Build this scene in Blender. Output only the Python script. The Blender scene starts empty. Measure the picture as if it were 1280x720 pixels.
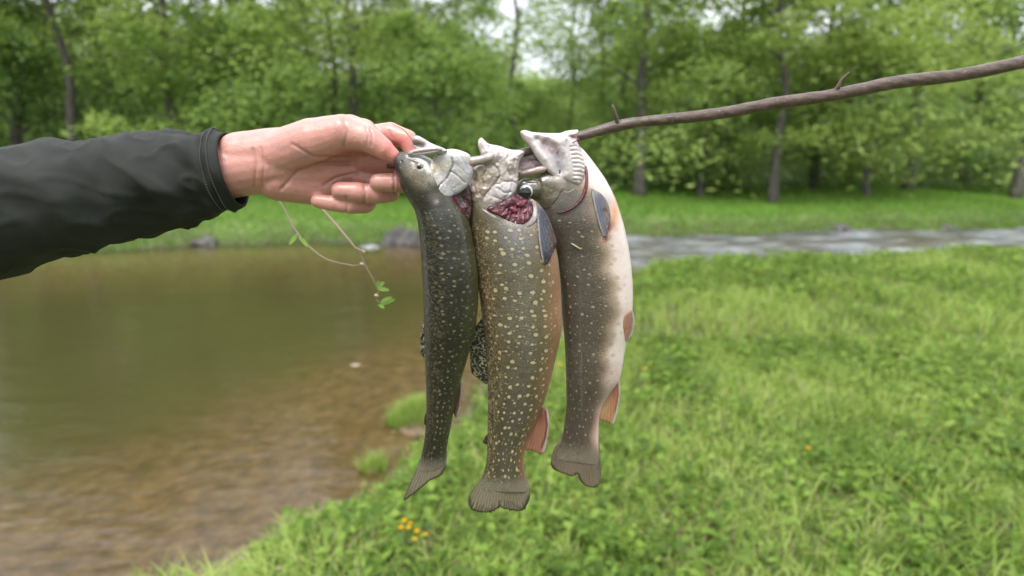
import bpy, bmesh, math, random
import numpy as np
from mathutils import Vector, Matrix, kdtree, noise as mnoise
from mathutils.geometry import delaunay_2d_cdt

rng = np.random.default_rng(7)
random.seed(7)
sc = bpy.context.scene
C = sc.collection
R_ = math.radians

# ------------------------------------------------------------------ camera
CAMZ = 1.5
PITCH = R_(12.9)
F = 700.0                      # focal length in photo pixels (1280 wide)
FISHY = 0.45                   # world distance of the plane the fish hang in
cam_d = bpy.data.cameras.new('camera')
cam = bpy.data.objects.new('camera', cam_d)
C.objects.link(cam)
cam.location = (0, 0, CAMZ)
cam.rotation_euler = (math.pi / 2 - PITCH, 0, 0)
cam_d.sensor_width = 36
cam_d.lens = 36 * F / 1280
cam_d.clip_start = 0.02
cam_d.clip_end = 2000
cam_d.dof.use_dof = True
cam_d.dof.focus_distance = 0.45
cam_d.dof.aperture_fstop = 4.0
sc.camera = cam

# ------------------------------------------------------------------ world and sun (bright overcast)
SUN_EL, SUN_AZ = R_(62), R_(200)
w = bpy.data.worlds.new('World')
sc.world = w
w.use_nodes = True
nt = w.node_tree
for n in list(nt.nodes):
    nt.nodes.remove(n)
wo = nt.nodes.new('ShaderNodeOutputWorld')
bg = nt.nodes.new('ShaderNodeBackground')
sky = nt.nodes.new('ShaderNodeTexSky')
sky.sky_type = 'NISHITA'
sky.sun_disc = False
sky.sun_elevation = SUN_EL
sky.sun_rotation = SUN_AZ
tcw = nt.nodes.new('ShaderNodeTexCoord')
nz = nt.nodes.new('ShaderNodeTexNoise')
nz.inputs['Scale'].default_value = 2.2
nz.inputs['Detail'].default_value = 4
rmp = nt.nodes.new('ShaderNodeValToRGB')
rmp.color_ramp.elements[0].position = 0.3
rmp.color_ramp.elements[0].color = (7.2, 7.5, 8.2, 1)
rmp.color_ramp.elements[1].position = 0.7
rmp.color_ramp.elements[1].color = (10.5, 10.6, 11.2, 1)
mx = nt.nodes.new('ShaderNodeMix')
mx.data_type = 'RGBA'
mx.inputs[0].default_value = 0.88          # cloud cover
nt.links.new(tcw.outputs['Generated'], nz.inputs['Vector'])
nt.links.new(nz.outputs['Fac'], rmp.inputs['Fac'])
nt.links.new(sky.outputs['Color'], mx.inputs[6])
nt.links.new(rmp.outputs['Color'], mx.inputs[7])
nt.links.new(mx.outputs[2], bg.inputs['Color'])
bg.inputs['Strength'].default_value = 0.10
nt.links.new(bg.outputs[0], wo.inputs[0])

sd = bpy.data.lights.new('sun', 'SUN')
sd.energy = 1.5
sd.angle = R_(25)
sd.color = (1.0, 0.97, 0.92)
so = bpy.data.objects.new('sun', sd)
C.objects.link(so)
dx, dy = math.sin(SUN_AZ), math.cos(SUN_AZ)
so.rotation_euler = Vector((-dx * math.cos(SUN_EL), -dy * math.cos(SUN_EL), -math.sin(SUN_EL))).to_track_quat('-Z', 'Y').to_euler()
sc.view_settings.view_transform = 'Standard'
sc.view_settings.look = 'None'
sc.view_settings.exposure = 1.2
sc.view_settings.gamma = 1.0

# ------------------------------------------------------------------ helpers
cp, sp = math.cos(PITCH), math.sin(PITCH)


def W(px, py, Y=FISHY):
    """point on the world plane y=Y seen at photo pixel px,py"""
    u = (np.asarray(px, float) - 640) / F
    v = (360 - np.asarray(py, float)) / F
    d = Y / (cp + v * sp)
    return np.stack([u * d, np.broadcast_to(Y, np.shape(d)) * np.ones_like(d), CAMZ + d * (v * cp - sp)], -1)


def G(px, py, z=0.0):
    u = (px - 640) / F
    v = (360 - py) / F
    d = (CAMZ - z) / (sp - v * cp)
    return (u * d, d * (cp + v * sp), z)


PXM = 0.00064   # metres per photo pixel at the fish


def tag(o, label=None, cat=None, group=None, kind=None):
    if label: o['label'] = label
    if cat: o['category'] = cat
    if group: o['group'] = group
    if kind: o['kind'] = kind
    return o


def empty(name, loc=(0, 0, 0)):
    o = bpy.data.objects.new(name, None)
    o.empty_display_size = 0.05
    C.objects.link(o)
    o.location = loc
    return o


def mesh_obj(name, V, Fc, mat, parent=None, smooth=True, col=None, attrs=None, uv=None, mats=None, midx=None):
    me = bpy.data.meshes.new(name)
    V = np.asarray(V, float)
    if parent is not None:
        V = V - np.array(root_loc(parent))
    if isinstance(Fc, np.ndarray):
        k = Fc.shape[1]
        me.vertices.add(len(V))
        me.vertices.foreach_set('co', V.astype(np.float32).ravel())
        me.loops.add(Fc.size)
        me.loops.foreach_set('vertex_index', Fc.astype(np.int32).ravel())
        me.polygons.add(len(Fc))
        me.polygons.foreach_set('loop_start', np.arange(0, Fc.size, k, dtype=np.int32))
        try:
            me.polygons.foreach_set('loop_total', np.full(len(Fc), k, dtype=np.int32))
        except Exception:
            pass
        me.update(calc_edges=True)
    else:
        me.from_pydata(V.tolist(), [], Fc)
    me.polygons.foreach_set('use_smooth', [smooth] * len(me.polygons))
    if col is not None:
        a = me.color_attributes.new('tint', 'FLOAT_COLOR', 'POINT')
        c4 = np.ones((len(V), 4), np.float32)
        c4[:, :3] = col
        a.data.foreach_set('color', c4.ravel())
    if attrs:
        for k, v in attrs.items():
            a = me.attributes.new(k, 'FLOAT', 'POINT')
            a.data.foreach_set('value', np.asarray(v, np.float32))
    if uv is not None:
        l = me.uv_layers.new(name='UVMap')
        li = np.zeros(len(me.loops), np.int32)
        me.loops.foreach_get('vertex_index', li)
        l.data.foreach_set('uv', np.asarray(uv, np.float32)[li].ravel())
    for m in (mats or [mat]):
        me.materials.append(m)
    if midx is not None:
        me.polygons.foreach_set('material_index', np.asarray(midx, np.int32))
    me.update()
    o = bpy.data.objects.new(name, me)
    C.objects.link(o)
    if parent is not None:
        o.parent = parent
    return o


def root_loc(o):
    p = Vector((0, 0, 0))
    while o is not None:
        p = p + o.location
        o = o.parent
    return p


class NT:
    """small shader-node writer"""

    def __init__(s, name):
        s.m = bpy.data.materials.new(name)
        s.m.use_nodes = True
        s.t = s.m.node_tree
        for n in list(s.t.nodes): s.t.nodes.remove(n)
        s.out = s.n('ShaderNodeOutputMaterial')

    def n(s, typ, **kw):
        nd = s.t.nodes.new(typ)
        for k, v in kw.items(): setattr(nd, k, v)
        return nd

    def put(s, sock, v):
        if isinstance(v, bpy.types.NodeSocket): s.t.links.new(v, sock)
        elif v is not None:
            if hasattr(sock.default_value, '__len__') and not hasattr(v, '__len__'):
                v = [v] * len(sock.default_value)
            if hasattr(v, '__len__') and len(v) == 3 and len(sock.default_value) == 4: v = (*v, 1)
            sock.default_value = v

    def math(s, op, a, b=None, c=None, clamp=False):
        nd = s.n('ShaderNodeMath', operation=op, use_clamp=clamp)
        s.put(nd.inputs[0], a); s.put(nd.inputs[1], b)
        if c is not None: s.put(nd.inputs[2], c)
        return nd.outputs[0]

    def mix(s, f, a, b, blend='MIX'):
        nd = s.n('ShaderNodeMix', data_type='RGBA', blend_type=blend)
        s.put(nd.inputs[0], f); s.put(nd.inputs[6], a); s.put(nd.inputs[7], b)
        return nd.outputs[2]

    def ramp(s, f, stops):
        nd = s.n('ShaderNodeValToRGB')
        e = nd.color_ramp.elements
        while len(e) < len(stops): e.new(0.5)
        for i, (p, c) in enumerate(stops):
            e[i].position = p
            if not hasattr(c, '__len__'): c = (c, c, c)
            e[i].color = (*c, 1)
        s.put(nd.inputs[0], f)
        return nd.outputs[0]

    def step(s, f, lo, hi, a=0.0, b=1.0):
        nd = s.n('ShaderNodeMapRange', interpolation_type='SMOOTHSTEP')
        s.put(nd.inputs[0], f)
        nd.inputs[1].default_value = lo; nd.inputs[2].default_value = hi
        nd.inputs[3].default_value = a; nd.inputs[4].default_value = b
        return nd.outputs[0]

    def noise(s, scale, vec=None, detail=3, rough=0.5, out='Fac', dim='3D', dist=0):
        nd = s.n('ShaderNodeTexNoise', noise_dimensions=dim)
        if vec is not None: s.put(nd.inputs['Vector'], vec)
        nd.inputs['Scale'].default_value = scale
        nd.inputs['Detail'].default_value = detail
        nd.inputs['Roughness'].default_value = rough
        nd.inputs['Distortion'].default_value = dist
        return nd.outputs[out]

    def voro(s, scale, vec=None, feature='F1', dim='3D', rand=1.0):
        nd = s.n('ShaderNodeTexVoronoi', voronoi_dimensions=dim, feature=feature)
        if vec is not None: s.put(nd.inputs['Vector'], vec)
        nd.inputs['Scale'].default_value = scale
        nd.inputs['Randomness'].default_value = rand
        return nd

    def attr(s, name, out='Fac'):
        return s.n('ShaderNodeAttribute', attribute_name=name).outputs[out]

    def obj(s): return s.n('ShaderNodeTexCoord').outputs['Object']
    def uv(s): return s.n('ShaderNodeTexCoord').outputs['UV']

    def bump(s, h, strength=0.3, dist=0.001, normal=None):
        nd = s.n('ShaderNodeBump')
        nd.inputs['Strength'].default_value = strength
        nd.inputs['Distance'].default_value = dist
        s.put(nd.inputs['Height'], h)
        if normal is not None: s.put(nd.inputs['Normal'], normal)
        return nd.outputs[0]

    def pbr(s, col, rough=0.5, normal=None, **kw):
        nd = s.n('ShaderNodeBsdfPrincipled')
        s.put(nd.inputs['Base Color'], col)
        s.put(nd.inputs['Roughness'], rough)
        if normal is not None: s.put(nd.inputs['Normal'], normal)
        for k, v in kw.items():
            s.put(nd.inputs[k.replace('_', ' ')], v)
        s.bs = nd
        s.t.links.new(nd.outputs[0], s.out.inputs[0])
        return nd

    def leafshade(s, col, trans_col, tf=0.4, rough=0.55):
        a = s.n('ShaderNodeBsdfPrincipled')
        s.put(a.inputs['Base Color'], col); a.inputs['Roughness'].default_value = rough
        a.inputs['Specular IOR Level'].default_value = 0.3
        b = s.n('ShaderNodeBsdfTranslucent')
        s.put(b.inputs[0], trans_col)
        m = s.n('ShaderNodeMixShader')
        m.inputs[0].default_value = tf
        s.t.links.new(a.outputs[0], m.inputs[1]); s.t.links.new(b.outputs[0], m.inputs[2])
        s.t.links.new(m.outputs[0], s.out.inputs[0])


# ------------------------------------------------------------------ terrain functions
NEAR = np.array([(-60, -22), (-6, 0.0), (-3, 1.1), (-1.75, 1.95), (-.97, 2.62), (-.70, 3.1), (-.50, 3.6), (-.30, 4.25), (.4, 5.2), (1.2, 7.0),
                 (1.75, 8.3), (3.6, 8.9), (8, 9.7), (16, 11.2), (60, 18)], float)
WATER_Z = -0.30


def near_dist(x, y):
    """signed distance to the near water edge, positive over water"""
    x = np.asarray(x, float); y = np.asarray(y, float)
    best = np.full(x.shape, 1e9)
    for (ax, ay), (bx, by) in zip(NEAR[:-1], NEAR[1:]):
        ex, ey = bx - ax, by - ay
        t = np.clip(((x - ax) * ex + (y - ay) * ey) / (ex * ex + ey * ey), 0, 1)
        best = np.minimum(best, np.hypot(x - ax - t * ex, y - ay - t * ey))
    side = np.sign(y - np.interp(x, NEAR[:, 0], NEAR[:, 1]))
    return best * side + 0.05 * np.sin(x * 9 + y * 3) + 0.04 * np.sin(y * 13 + x * 5)


def far_edge(x):
    return 12.9 + 0.16 * x + 0.25 * np.sin(x * 0.9) + 0.12 * np.sin(x * 2.7 + 1)


def smooth(t):
    t = np.clip(t, 0, 1)
    return t * t * (3 - 2 * t)


def height(x, y):
    x = np.asarray(x, float); y = np.asarray(y, float)
    s = near_dist(x, y)
    f = far_edge(x) - y
    wd = np.minimum(s, f)
    bed = -0.30 - 0.02 - np.clip(wd * 0.13, 0, 0.38)
    bed = bed + 0.02 * np.sin(x * 3.1) * np.cos(y * 2.3)
    near = -0.32 + 0.30 * smooth(-s / 0.75) + 0.03 * np.sin(x * 2.3 + 1) * np.sin(y * 1.9)
    d = -f
    far = -0.32 + 0.42 * smooth(d / 0.9) + 0.035 * np.clip(d, 0, 9) + 0.24 * np.clip(d - 9, 0, 40) + 0.1 * np.sin(x * .6) * smooth(d / 3)
    r = np.where(wd > 0, bed, np.where(f < 0, far, near))
    # small mounds that carry the tufts standing in the shallows
    for mx_, my_, mr, mh in ((-.68, 3.66, .17, .12), (-.83, 3.02, .08, .06)):
        r = r + mh * np.exp(-((x - mx_) ** 2 + (y - my_) ** 2) / (mr * mr))
    return r


# ------------------------------------------------------------------ setting: ground
def axis(segs):
    out = []
    for a, b, st in segs: out += list(np.arange(a, b, st))
    out.append(segs[-1][1])
    return np.array(out)


xs = axis([(-400, -60, 30), (-60, -14, 2), (-14, -3, .25), (-3, 4, .06), (4, 16, .25), (16, 60, 2), (60, 400, 30)])
ys = axis([(-60, 0, 5), (0, 1.2, .2), (1.2, 6, .06), (6, 12, .12), (12, 18, .2), (18, 60, 1.0), (60, 600, 30)])
gx, gy = np.meshgrid(xs, ys)
gz = height(gx, gy)
gs = near_dist(gx, gy)
gf = far_edge(gx) - gy
V = np.stack([gx, gy, gz], -1).reshape(-1, 3)
ny, nx = gx.shape
idx = np.arange(nx * ny).reshape(ny, nx)
Fc = np.stack([idx[:-1, :-1], idx[:-1, 1:], idx[1:, 1:], idx[1:, :-1]], -1).reshape(-1, 4)

m = NT('ground_soil')
wet = m.attr('wet')
o_ = m.obj()
n1 = m.noise(1.3, o_, 5); n2 = m.noise(9, o_, 5, .65); n3 = m.voro(22, o_)
bedc = m.ramp(n2, [(0.25, (.06, .042, .024)), (0.5, (.17, .112, .066)), (0.75, (.30, .215, .135))])
bedc = m.mix(m.step(n3.outputs['Distance'], 0.1, 0.5, 0.45, 0.0), bedc, (.12, .09, .06))
soil = m.ramp(n2, [(0.3, (.03, .024, .014)), (0.55, (.07, .055, .03)), (0.8, (.12, .10, .05))])
grn = m.ramp(n1, [(0.3, (.07, .12, .025)), (0.7, (.13, .20, .045))])
far_g = m.attr('farbank')
land = m.mix(m.math('MULTIPLY', far_g, 0.85), m.mix(0.35, soil, grn), grn)
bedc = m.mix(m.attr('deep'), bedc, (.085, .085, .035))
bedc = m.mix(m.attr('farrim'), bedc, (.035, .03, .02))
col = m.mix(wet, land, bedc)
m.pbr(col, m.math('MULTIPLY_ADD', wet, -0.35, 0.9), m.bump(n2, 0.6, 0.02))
M_ground = m.m
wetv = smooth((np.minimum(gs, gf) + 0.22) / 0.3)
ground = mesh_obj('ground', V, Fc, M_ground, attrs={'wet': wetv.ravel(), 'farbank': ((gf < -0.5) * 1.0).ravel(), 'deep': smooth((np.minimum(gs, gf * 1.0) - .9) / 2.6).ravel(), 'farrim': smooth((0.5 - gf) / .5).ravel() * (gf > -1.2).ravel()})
tag(ground, kind='structure')

# water
wx = axis([(-60, -12, 3), (-12, 16, .5), (16, 60, 3)])
wy = axis([(-25, 0, 5), (0, 16, .5), (16, 26, 2)])
ax_, ay_ = np.meshgrid(wx, wy)
V = np.stack([ax_, ay_, np.full(ax_.shape, WATER_Z)], -1).reshape(-1, 3)
ny, nx = ax_.shape
idx = np.arange(nx * ny).reshape(ny, nx)
Fc = np.stack([idx[:-1, :-1], idx[:-1, 1:], idx[1:, 1:], idx[1:, :-1]], -1).reshape(-1, 4)
m = NT('stream_water')
o_ = m.obj()
mp = m.n('ShaderNodeMapping'); mp.inputs['Scale'].default_value = (0.9, 2.2, 1); m.put(mp.inputs[0], o_)
sep = m.n('ShaderNodeSeparateXYZ'); m.put(sep.inputs[0], o_)
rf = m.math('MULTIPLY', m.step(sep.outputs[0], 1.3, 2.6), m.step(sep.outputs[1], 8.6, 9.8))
rip = m.noise(2.5, mp.outputs[0], 3, .5)
rip2 = m.noise(9, mp.outputs[0], 4, .6)
nrm = m.bump(rip, 0.10, 0.1)
nrm = m.bump(m.math('MULTIPLY', rip2, m.math('MULTIPLY_ADD', rf, 6.0, 0.12)), 0.35, 0.06, nrm)
tr = m.n('ShaderNodeBsdfTransparent'); tr.inputs[0].default_value = (.80, .78, .62, 1)
gl = m.n('ShaderNodeBsdfGlossy'); m.put(gl.inputs['Roughness'], m.math('MULTIPLY_ADD', rf, 0.25, 0.04)); gl.inputs[0].default_value = (1, 1, 1, 1)
m.put(gl.inputs['Normal'], nrm)
fr = m.n('ShaderNodeFresnel'); fr.inputs['IOR'].default_value = 1.33; m.put(fr.inputs['Normal'], nrm)
ms = m.n('ShaderNodeMixShader'); m.put(ms.inputs[0], fr.outputs[0])
m.t.links.new(tr.outputs[0], ms.inputs[1]); m.t.links.new(gl.outputs[0], ms.inputs[2])
sky_sheen = m.n('ShaderNodeBsdfDiffuse')  # grey sky reflection on the riffle, painted in as diffuse colour
m.put(sky_sheen.inputs[0], m.ramp(m.noise(1.6, mp.outputs[0], 5, .65), [(.35, (.09, .10, .095)), (.5, (.19, .20, .21)), (.68, (.50, .52, .55))]))
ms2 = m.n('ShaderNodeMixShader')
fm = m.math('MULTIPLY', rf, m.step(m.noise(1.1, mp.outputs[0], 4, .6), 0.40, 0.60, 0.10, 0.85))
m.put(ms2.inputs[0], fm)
m.t.links.new(ms.outputs[0], ms2.inputs[1]); m.t.links.new(sky_sheen.outputs[0], ms2.inputs[2])
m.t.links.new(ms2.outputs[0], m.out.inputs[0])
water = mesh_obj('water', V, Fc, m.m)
tag(water, kind='structure')

# ------------------------------------------------------------------ vegetation materials
def leaf_mat(name, c0, c1, c2, scale, tf=0.45):
    m = NT(name)
    o_ = m.obj()
    info = m.n('ShaderNodeObjectInfo')
    ti = m.attr('tone')
    n = m.noise(scale, o_, 3)
    f = m.math('ADD', m.math('MULTIPLY', n, 0.55), m.math('MULTIPLY', ti, 0.5))
    f = m.math('ADD', f, m.math('MULTIPLY', m.math('SUBTRACT', info.outputs['Random'], 0.5), 0.45))
    c = m.ramp(f, [(0.25, c0), (0.5, c1), (0.8, c2)])
    m.leafshade(c, m.mix(0.4, c, (.42, .55, .10)), tf)
    return m.m


M_leafA = leaf_mat('spring_foliage', (.11, .19, .055), (.20, .31, .085), (.33, .42, .12), 0.5, .55)
M_leafB = leaf_mat('deep_foliage', (.085, .16, .06), (.15, .25, .075), (.24, .34, .10), 0.4, .55)
M_grass = leaf_mat('grass_blades', (.09, .16, .025), (.23, .36, .055), (.44, .52, .15), 1.3, 0.45)
M_fargrass = leaf_mat('far_grass_blades', (.07, .16, .02), (.12, .26, .03), (.18, .33, .05), .5, 0.35)
M_dry = leaf_mat('dry_litter', (.09, .07, .04), (.20, .15, .09), (.38, .30, .18), 7, 0.15)

m = NT('bark')
o_ = m.obj()
mp = m.n('ShaderNodeMapping'); mp.inputs['Scale'].default_value = (6, 6, 1.2); m.put(mp.inputs[0], o_)
nb = m.noise(3, mp.outputs[0], 5, .7)
m.pbr(m.ramp(nb, [(0.3, (.035, .03, .024)), (0.55, (.09, .08, .065)), (0.75, (.17, .16, .14))]), 0.9, m.bump(nb, .8, .03))
M_bark = m.m


def leaf_cloud(cent, rad, per, size, flat=0.5, droop=0.25, r=rng):
    """many small leaf faces gathered in clumps; returns V, F(quads), tone"""
    n = len(cent) * per
    base = np.repeat(cent, per, 0)
    rr = np.repeat(rad, per)
    d = r.normal(size=(n, 3)) * 0.5
    d[:, 2] *= flat
    p = base + d * rr[:, None]
    p[:, 2] -= droop * rr * (d[:, 0] ** 2 + d[:, 1] ** 2)
    sz = size * r.uniform(.6, 1.4, n)
    a = r.normal(size=(n, 3)); a[:, 2] *= 0.45
    a /= np.linalg.norm(a, axis=1)[:, None]
    nrm = r.normal(size=(n, 3)); nrm[:, 2] = np.abs(nrm[:, 2]) + 0.8
    b = np.cross(nrm, a); b /= np.linalg.norm(b, axis=1)[:, None]
    sv = sz[:, None]
    V = np.stack([p - a * sv, p + b * sv * .42 - a * sv * .1, p + a * sv, p - b * sv * .42 - a * sv * .1], 1).reshape(-1, 3)
    Fq = np.arange(4 * n).reshape(-1, 4)
    tone = np.repeat(np.clip(np.repeat(r.uniform(0, 1, len(cent)), per) * .6 + r.uniform(0, .6, n), 0, 1), 4)
    return V, Fq, tone


def tube(path, rad, n=8, cap=True):
    path = np.asarray(path, float); k = len(path)
    rad = np.broadcast_to(rad, (k,)) if np.ndim(rad) <= 1 else rad
    t = np.gradient(path, axis=0); t /= np.linalg.norm(t, axis=1)[:, None] + 1e-12
    ref = np.array([0.31, 0.17, 0.93])
    if abs(np.dot(ref, t[0])) > .9: ref = np.array([1, 0, 0])
    u = np.cross(t, ref); u /= np.linalg.norm(u, axis=1)[:, None]
    v = np.cross(t, u)
    a = np.linspace(0, 2 * np.pi, n, endpoint=False)
    V = path[:, None] + rad[:, None, None] * (np.cos(a)[None, :, None] * u[:, None] + np.sin(a)[None, :, None] * v[:, None])
    V = V.reshape(-1, 3)
    Fl = []
    for i in range(k - 1):
        for j in range(n):
            Fl.append((i * n + j, i * n + (j + 1) % n, (i + 1) * n + (j + 1) % n, (i + 1) * n + j))
    if cap:
        Fl.append(tuple(range(n))[::-1]); Fl.append(tuple(range((k - 1) * n, k * n)))
    return V, Fl


def join(parts):
    Vs, Fs, o = [], [], 0
    for V, Fl in parts:
        Vs.append(V); Fs += [tuple(int(i) + o for i in f) for f in Fl]; o += len(V)
    return np.concatenate(Vs), Fs


def smooth_path(pts, n):
    pts = np.asarray(pts, float)
    k = len(pts)
    ext = np.vstack([2 * pts[0] - pts[1], pts, 2 * pts[-1] - pts[-2]])
    t = np.linspace(0, k - 1, n)
    i = np.minimum(t.astype(int), k - 2); f = (t - i)[:, None]
    p0, p1, p2, p3 = ext[i], ext[i + 1], ext[i + 2], ext[i + 3]
    return 0.5 * ((2 * p1) + (-p0 + p2) * f + (2 * p0 - 5 * p1 + 4 * p2 - p3) * f ** 2 + (-p0 + 3 * p1 - 3 * p2 + p3) * f ** 3)


# ------------------------------------------------------------------ trees
def tree_meshes(seed, H, crown0, rx, nclump, per, trunk_r, mat, lean=0.0, leaf=0.095):
    r = np.random.default_rng(seed)
    pts = [(0, 0, -0.3)]
    for i in range(1, 7):
        z = H * 0.9 * i / 6
        pts.append((lean * z + r.normal() * .10, r.normal() * .10, z))
    path = smooth_path(pts, 20)
    rad = trunk_r * np.linspace(1.15, .18, 20); rad[0] *= 1.5; rad[1] *= 1.15
    parts = [tube(path, rad, 9)]
    cent, crad = [], []
    nl = max(9, nclump // 4)
    for i in range(nl):
        z0 = H * (crown0 + (0.88 - crown0) * (i + r.uniform(0, .8)) / nl)
        b0 = np.array([np.interp(z0, path[:, 2], path[:, 0]), np.interp(z0, path[:, 2], path[:, 1]), z0])
        a = i * 2.4 + r.normal() * .4
        tt = (z0 / H - crown0) / (1 - crown0)
        L = rx * (1.0 - 0.55 * tt ** 1.5) * r.uniform(.65, 1.15)
        e = b0 + np.array([math.cos(a) * L, math.sin(a) * L, L * r.uniform(.15, .55)])
        mid = (b0 + e) / 2 + np.array([0, 0, L * .12])
        lp = smooth_path([b0, mid, e], 8)
        r0 = trunk_r * .36 * (1 - tt * .6)
        parts.append(tube(lp, r0 * np.linspace(1, .15, 8), 6, cap=False))
        for q in (0.45, .7, .95, 1.05):
            p = b0 + (e - b0) * q + r.normal(size=3) * .28 * L * np.array([1, 1, .5])
            cent.append(p); crad.append(L * r.uniform(.28, .5))
    cent = np.array(cent); crad = np.array(crad)
    V, Fq, tone = leaf_cloud(cent, crad * 1.08, int(per * 1.35), leaf, .42, .3, r)
    Vt, Ft = join(parts)
    return (Vt, Ft), (V, Fq, tone)


PROTO = {}


def proto(kind):
    if kind in PROTO: return PROTO[kind]
    spec = {
        'tall': dict(seed=1, H=11, crown0=.30, rx=3.0, nclump=80, per=110, trunk_r=.17, mat=M_leafA),
        'slim': dict(seed=2, H=12, crown0=.35, rx=2.2, nclump=70, per=100, trunk_r=.13, mat=M_leafA, lean=.04),
        'broad': dict(seed=3, H=9, crown0=.14, rx=3.6, nclump=95, per=120, trunk_r=.16, mat=M_leafB),
        'low': dict(seed=4, H=5.5, crown0=.10, rx=2.8, nclump=70, per=120, trunk_r=.09, mat=M_leafA, lean=-.05),
        'thin': dict(seed=5, H=10, crown0=.45, rx=1.8, nclump=44, per=55, trunk_r=.10, mat=M_leafA, lean=.07),
        'bare': dict(seed=9, H=11, crown0=.30, rx=2.2, nclump=44, per=16, trunk_r=.10, mat=M_leafA, lean=-.05),
        'dark': dict(seed=6, H=8, crown0=.10, rx=2.6, nclump=90, per=120, trunk_r=.14, mat=M_leafB),
    }[kind]
    (Vt, Ft), (V, Fq, tone) = tree_meshes(**spec)
    a = mesh_obj('trunk', Vt, Ft, M_bark)
    b = mesh_obj('crown', V, Fq, spec['mat'], smooth=False, attrs={'tone': tone})
    ma, mb = a.data, b.data
    bpy.data.objects.remove(a); bpy.data.objects.remove(b)
    PROTO[kind] = (ma, mb)
    return PROTO[kind]


def tree(kind, px, Y, label, s=1.0, rot=0.0, name='tree', cat='tree'):
    u = (px - 640) / F
    # ground point under image column px at distance Y
    x = u * Y / cp * 0.985
    z = float(height(np.array([x]), np.array([Y]))[0])
    e = empty(name, (x, Y, z))
    tag(e, label, cat, 'trees on the far bank of the stream')
    e.rotation_euler = (0, 0, rot)
    e.scale = (s, s, s)
    ma, mb = proto(kind)
    for nm, me in (('trunk', ma), ('crown', mb)):
        o = bpy.data.objects.new(nm, me); C.objects.link(o); o.parent = e
    return e


TREES = [
    ('tall', 452, 19.0, 'tall tree whose grey trunk stands straight above the thumb', 1.0, .3),
    ('slim', 425, 23.0, 'slim tree just left of the grey trunk that rises above the hand', 1.05, 1.2),
    ('broad', 520, 25.0, 'broad deep green tree behind the small left trout head', 1.05, 2.2),
    ('low', 560, 18.5, 'low bushy tree with drooping light green sprays behind the three fish heads', 1.0, .2),
    ('tall', 578, 27.0, 'tall tree with pale sky spots in its crown straight above the middle fish', 0.9, 2.0),
    ('bare', 650, 21.0, 'thin bare looking tree leaning against the bright sky gap', 1.1, .4),
    ('bare', 705, 28.0, 'thin sparse tree standing far back inside the sky gap', 1.0, 2.9),
    ('low', 665, 26.0, 'low light green tree under the bright sky gap', 0.62, 2.4),
    ('tall', 795, 18.5, 'tree with the dark trunk beside the belly of the right fish, under the stick', 1.0, 3.3),
    ('slim', 775, 23.0, 'slim tree directly left of the dark trunk beside the right fish', 1.0, 5.0),
    ('broad', 745, 27.5, 'broad deep green tree behind the belly of the right fish', 1.0, 1.0),
    ('low', 870, 19.5, 'low bushy tree right of the dark trunk beside the right fish', 1.1, 4.4),
    ('tall', 905, 24.0, 'tall tree crossed by the stick midway between its two side shoots', 1.1, 1.7),
    ('slim', 960, 18.0, 'slim tree with a dark trunk below the outer side shoot of the stick', 1.0, 2.2),
    ('dark', 1010, 22.0, 'dark green rounded tree on the far right bank', 1.15, .8),
    ('low', 1075, 18.5, 'low spreading tree overhanging the right grassy far bank', 1.15, 5.4),
    ('tall', 1120, 21.5, 'tall tree second from the right edge of the far bank', 1.1, 3.9),
    ('broad', 1190, 25.5, 'broad deep green tree set back at the far right', 1.2, 2.6),
    ('slim', 1255, 19.5, 'slim tree at the right edge of the far bank', 1.1, .9),
    ('dark', 350, 24.0, 'dark green rounded tree above the wrist of the sleeve', 1.2, 2.9),
    ('low', 300, 18.5, 'low spreading tree above the dark cuff', 1.1, 3.1),
    ('tall', 240, 20.0, 'tall tree above the dark jacket sleeve', 1.05, 5.2),
    ('broad', 165, 25.0, 'broad deep green tree set back above the sleeve', 1.2, .1),
    ('slim', 110, 18.5, 'slim tree second from the left edge of the far bank', 1.1, 1.9),
    ('dark', 50, 21.0, 'dark green rounded tree near the left edge of the far bank', 1.2, 4.1),
    ('tall', -15, 19.0, 'tall tree at the left edge of the far bank', 1.1, 2.5),
]
for k, px, Y, lab, s, rot in TREES:
    tree(k, px, Y, lab, s, rot)

# far wood on the slope behind: one mass
nC = 1000
cx = rng.uniform(-78, 78, nC); cy = rng.uniform(33, 50, nC)
gapf = np.clip(np.abs((cx / cy * F / 1.0 + 640) - 690) / 110, 0, 1)
top = 0.6 + 4.6 * smooth(gapf)
cz = height(cx, cy) + rng.uniform(0, 1, nC) ** .8 * top
cent = np.stack([cx, cy, cz], -1)
V, Fq, tone = leaf_cloud(cent, rng.uniform(1.0, 2.2, nC), 260, .15, .6, .1)
o = mesh_obj('distant_wood', V, Fq, M_leafA, smooth=False, attrs={'tone': tone})
tag(o, 'hazy mass of spring woodland filling the slope behind the stream', 'woodland', kind='stuff')

# unseen wood added behind and beside the person to cut front light
nC = 420
ang_ = rng.uniform(math.radians(150), math.radians(390), nC); rad_ = rng.uniform(5.5, 11, nC)
cx = np.cos(ang_) * rad_ * 1.5; cy = np.sin(ang_) * rad_ - .5
k = (cy < -1.5); cx, cy = cx[k], cy[k]
cz = height(cx, cy) + rng.uniform(0, 1, len(cx)) * 6.5
V, Fq, tone = leaf_cloud(np.stack([cx, cy, cz], -1), rng.uniform(.8, 1.6, len(cx)), 150, .12, .6, .1)
o = mesh_obj('unseen_blocker_wood', V, Fq, M_leafB, smooth=False, attrs={'tone': tone})
tag(o, 'unseen leafy woodland added behind the fishing spot to block front light', 'woodland', kind='stuff')

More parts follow.
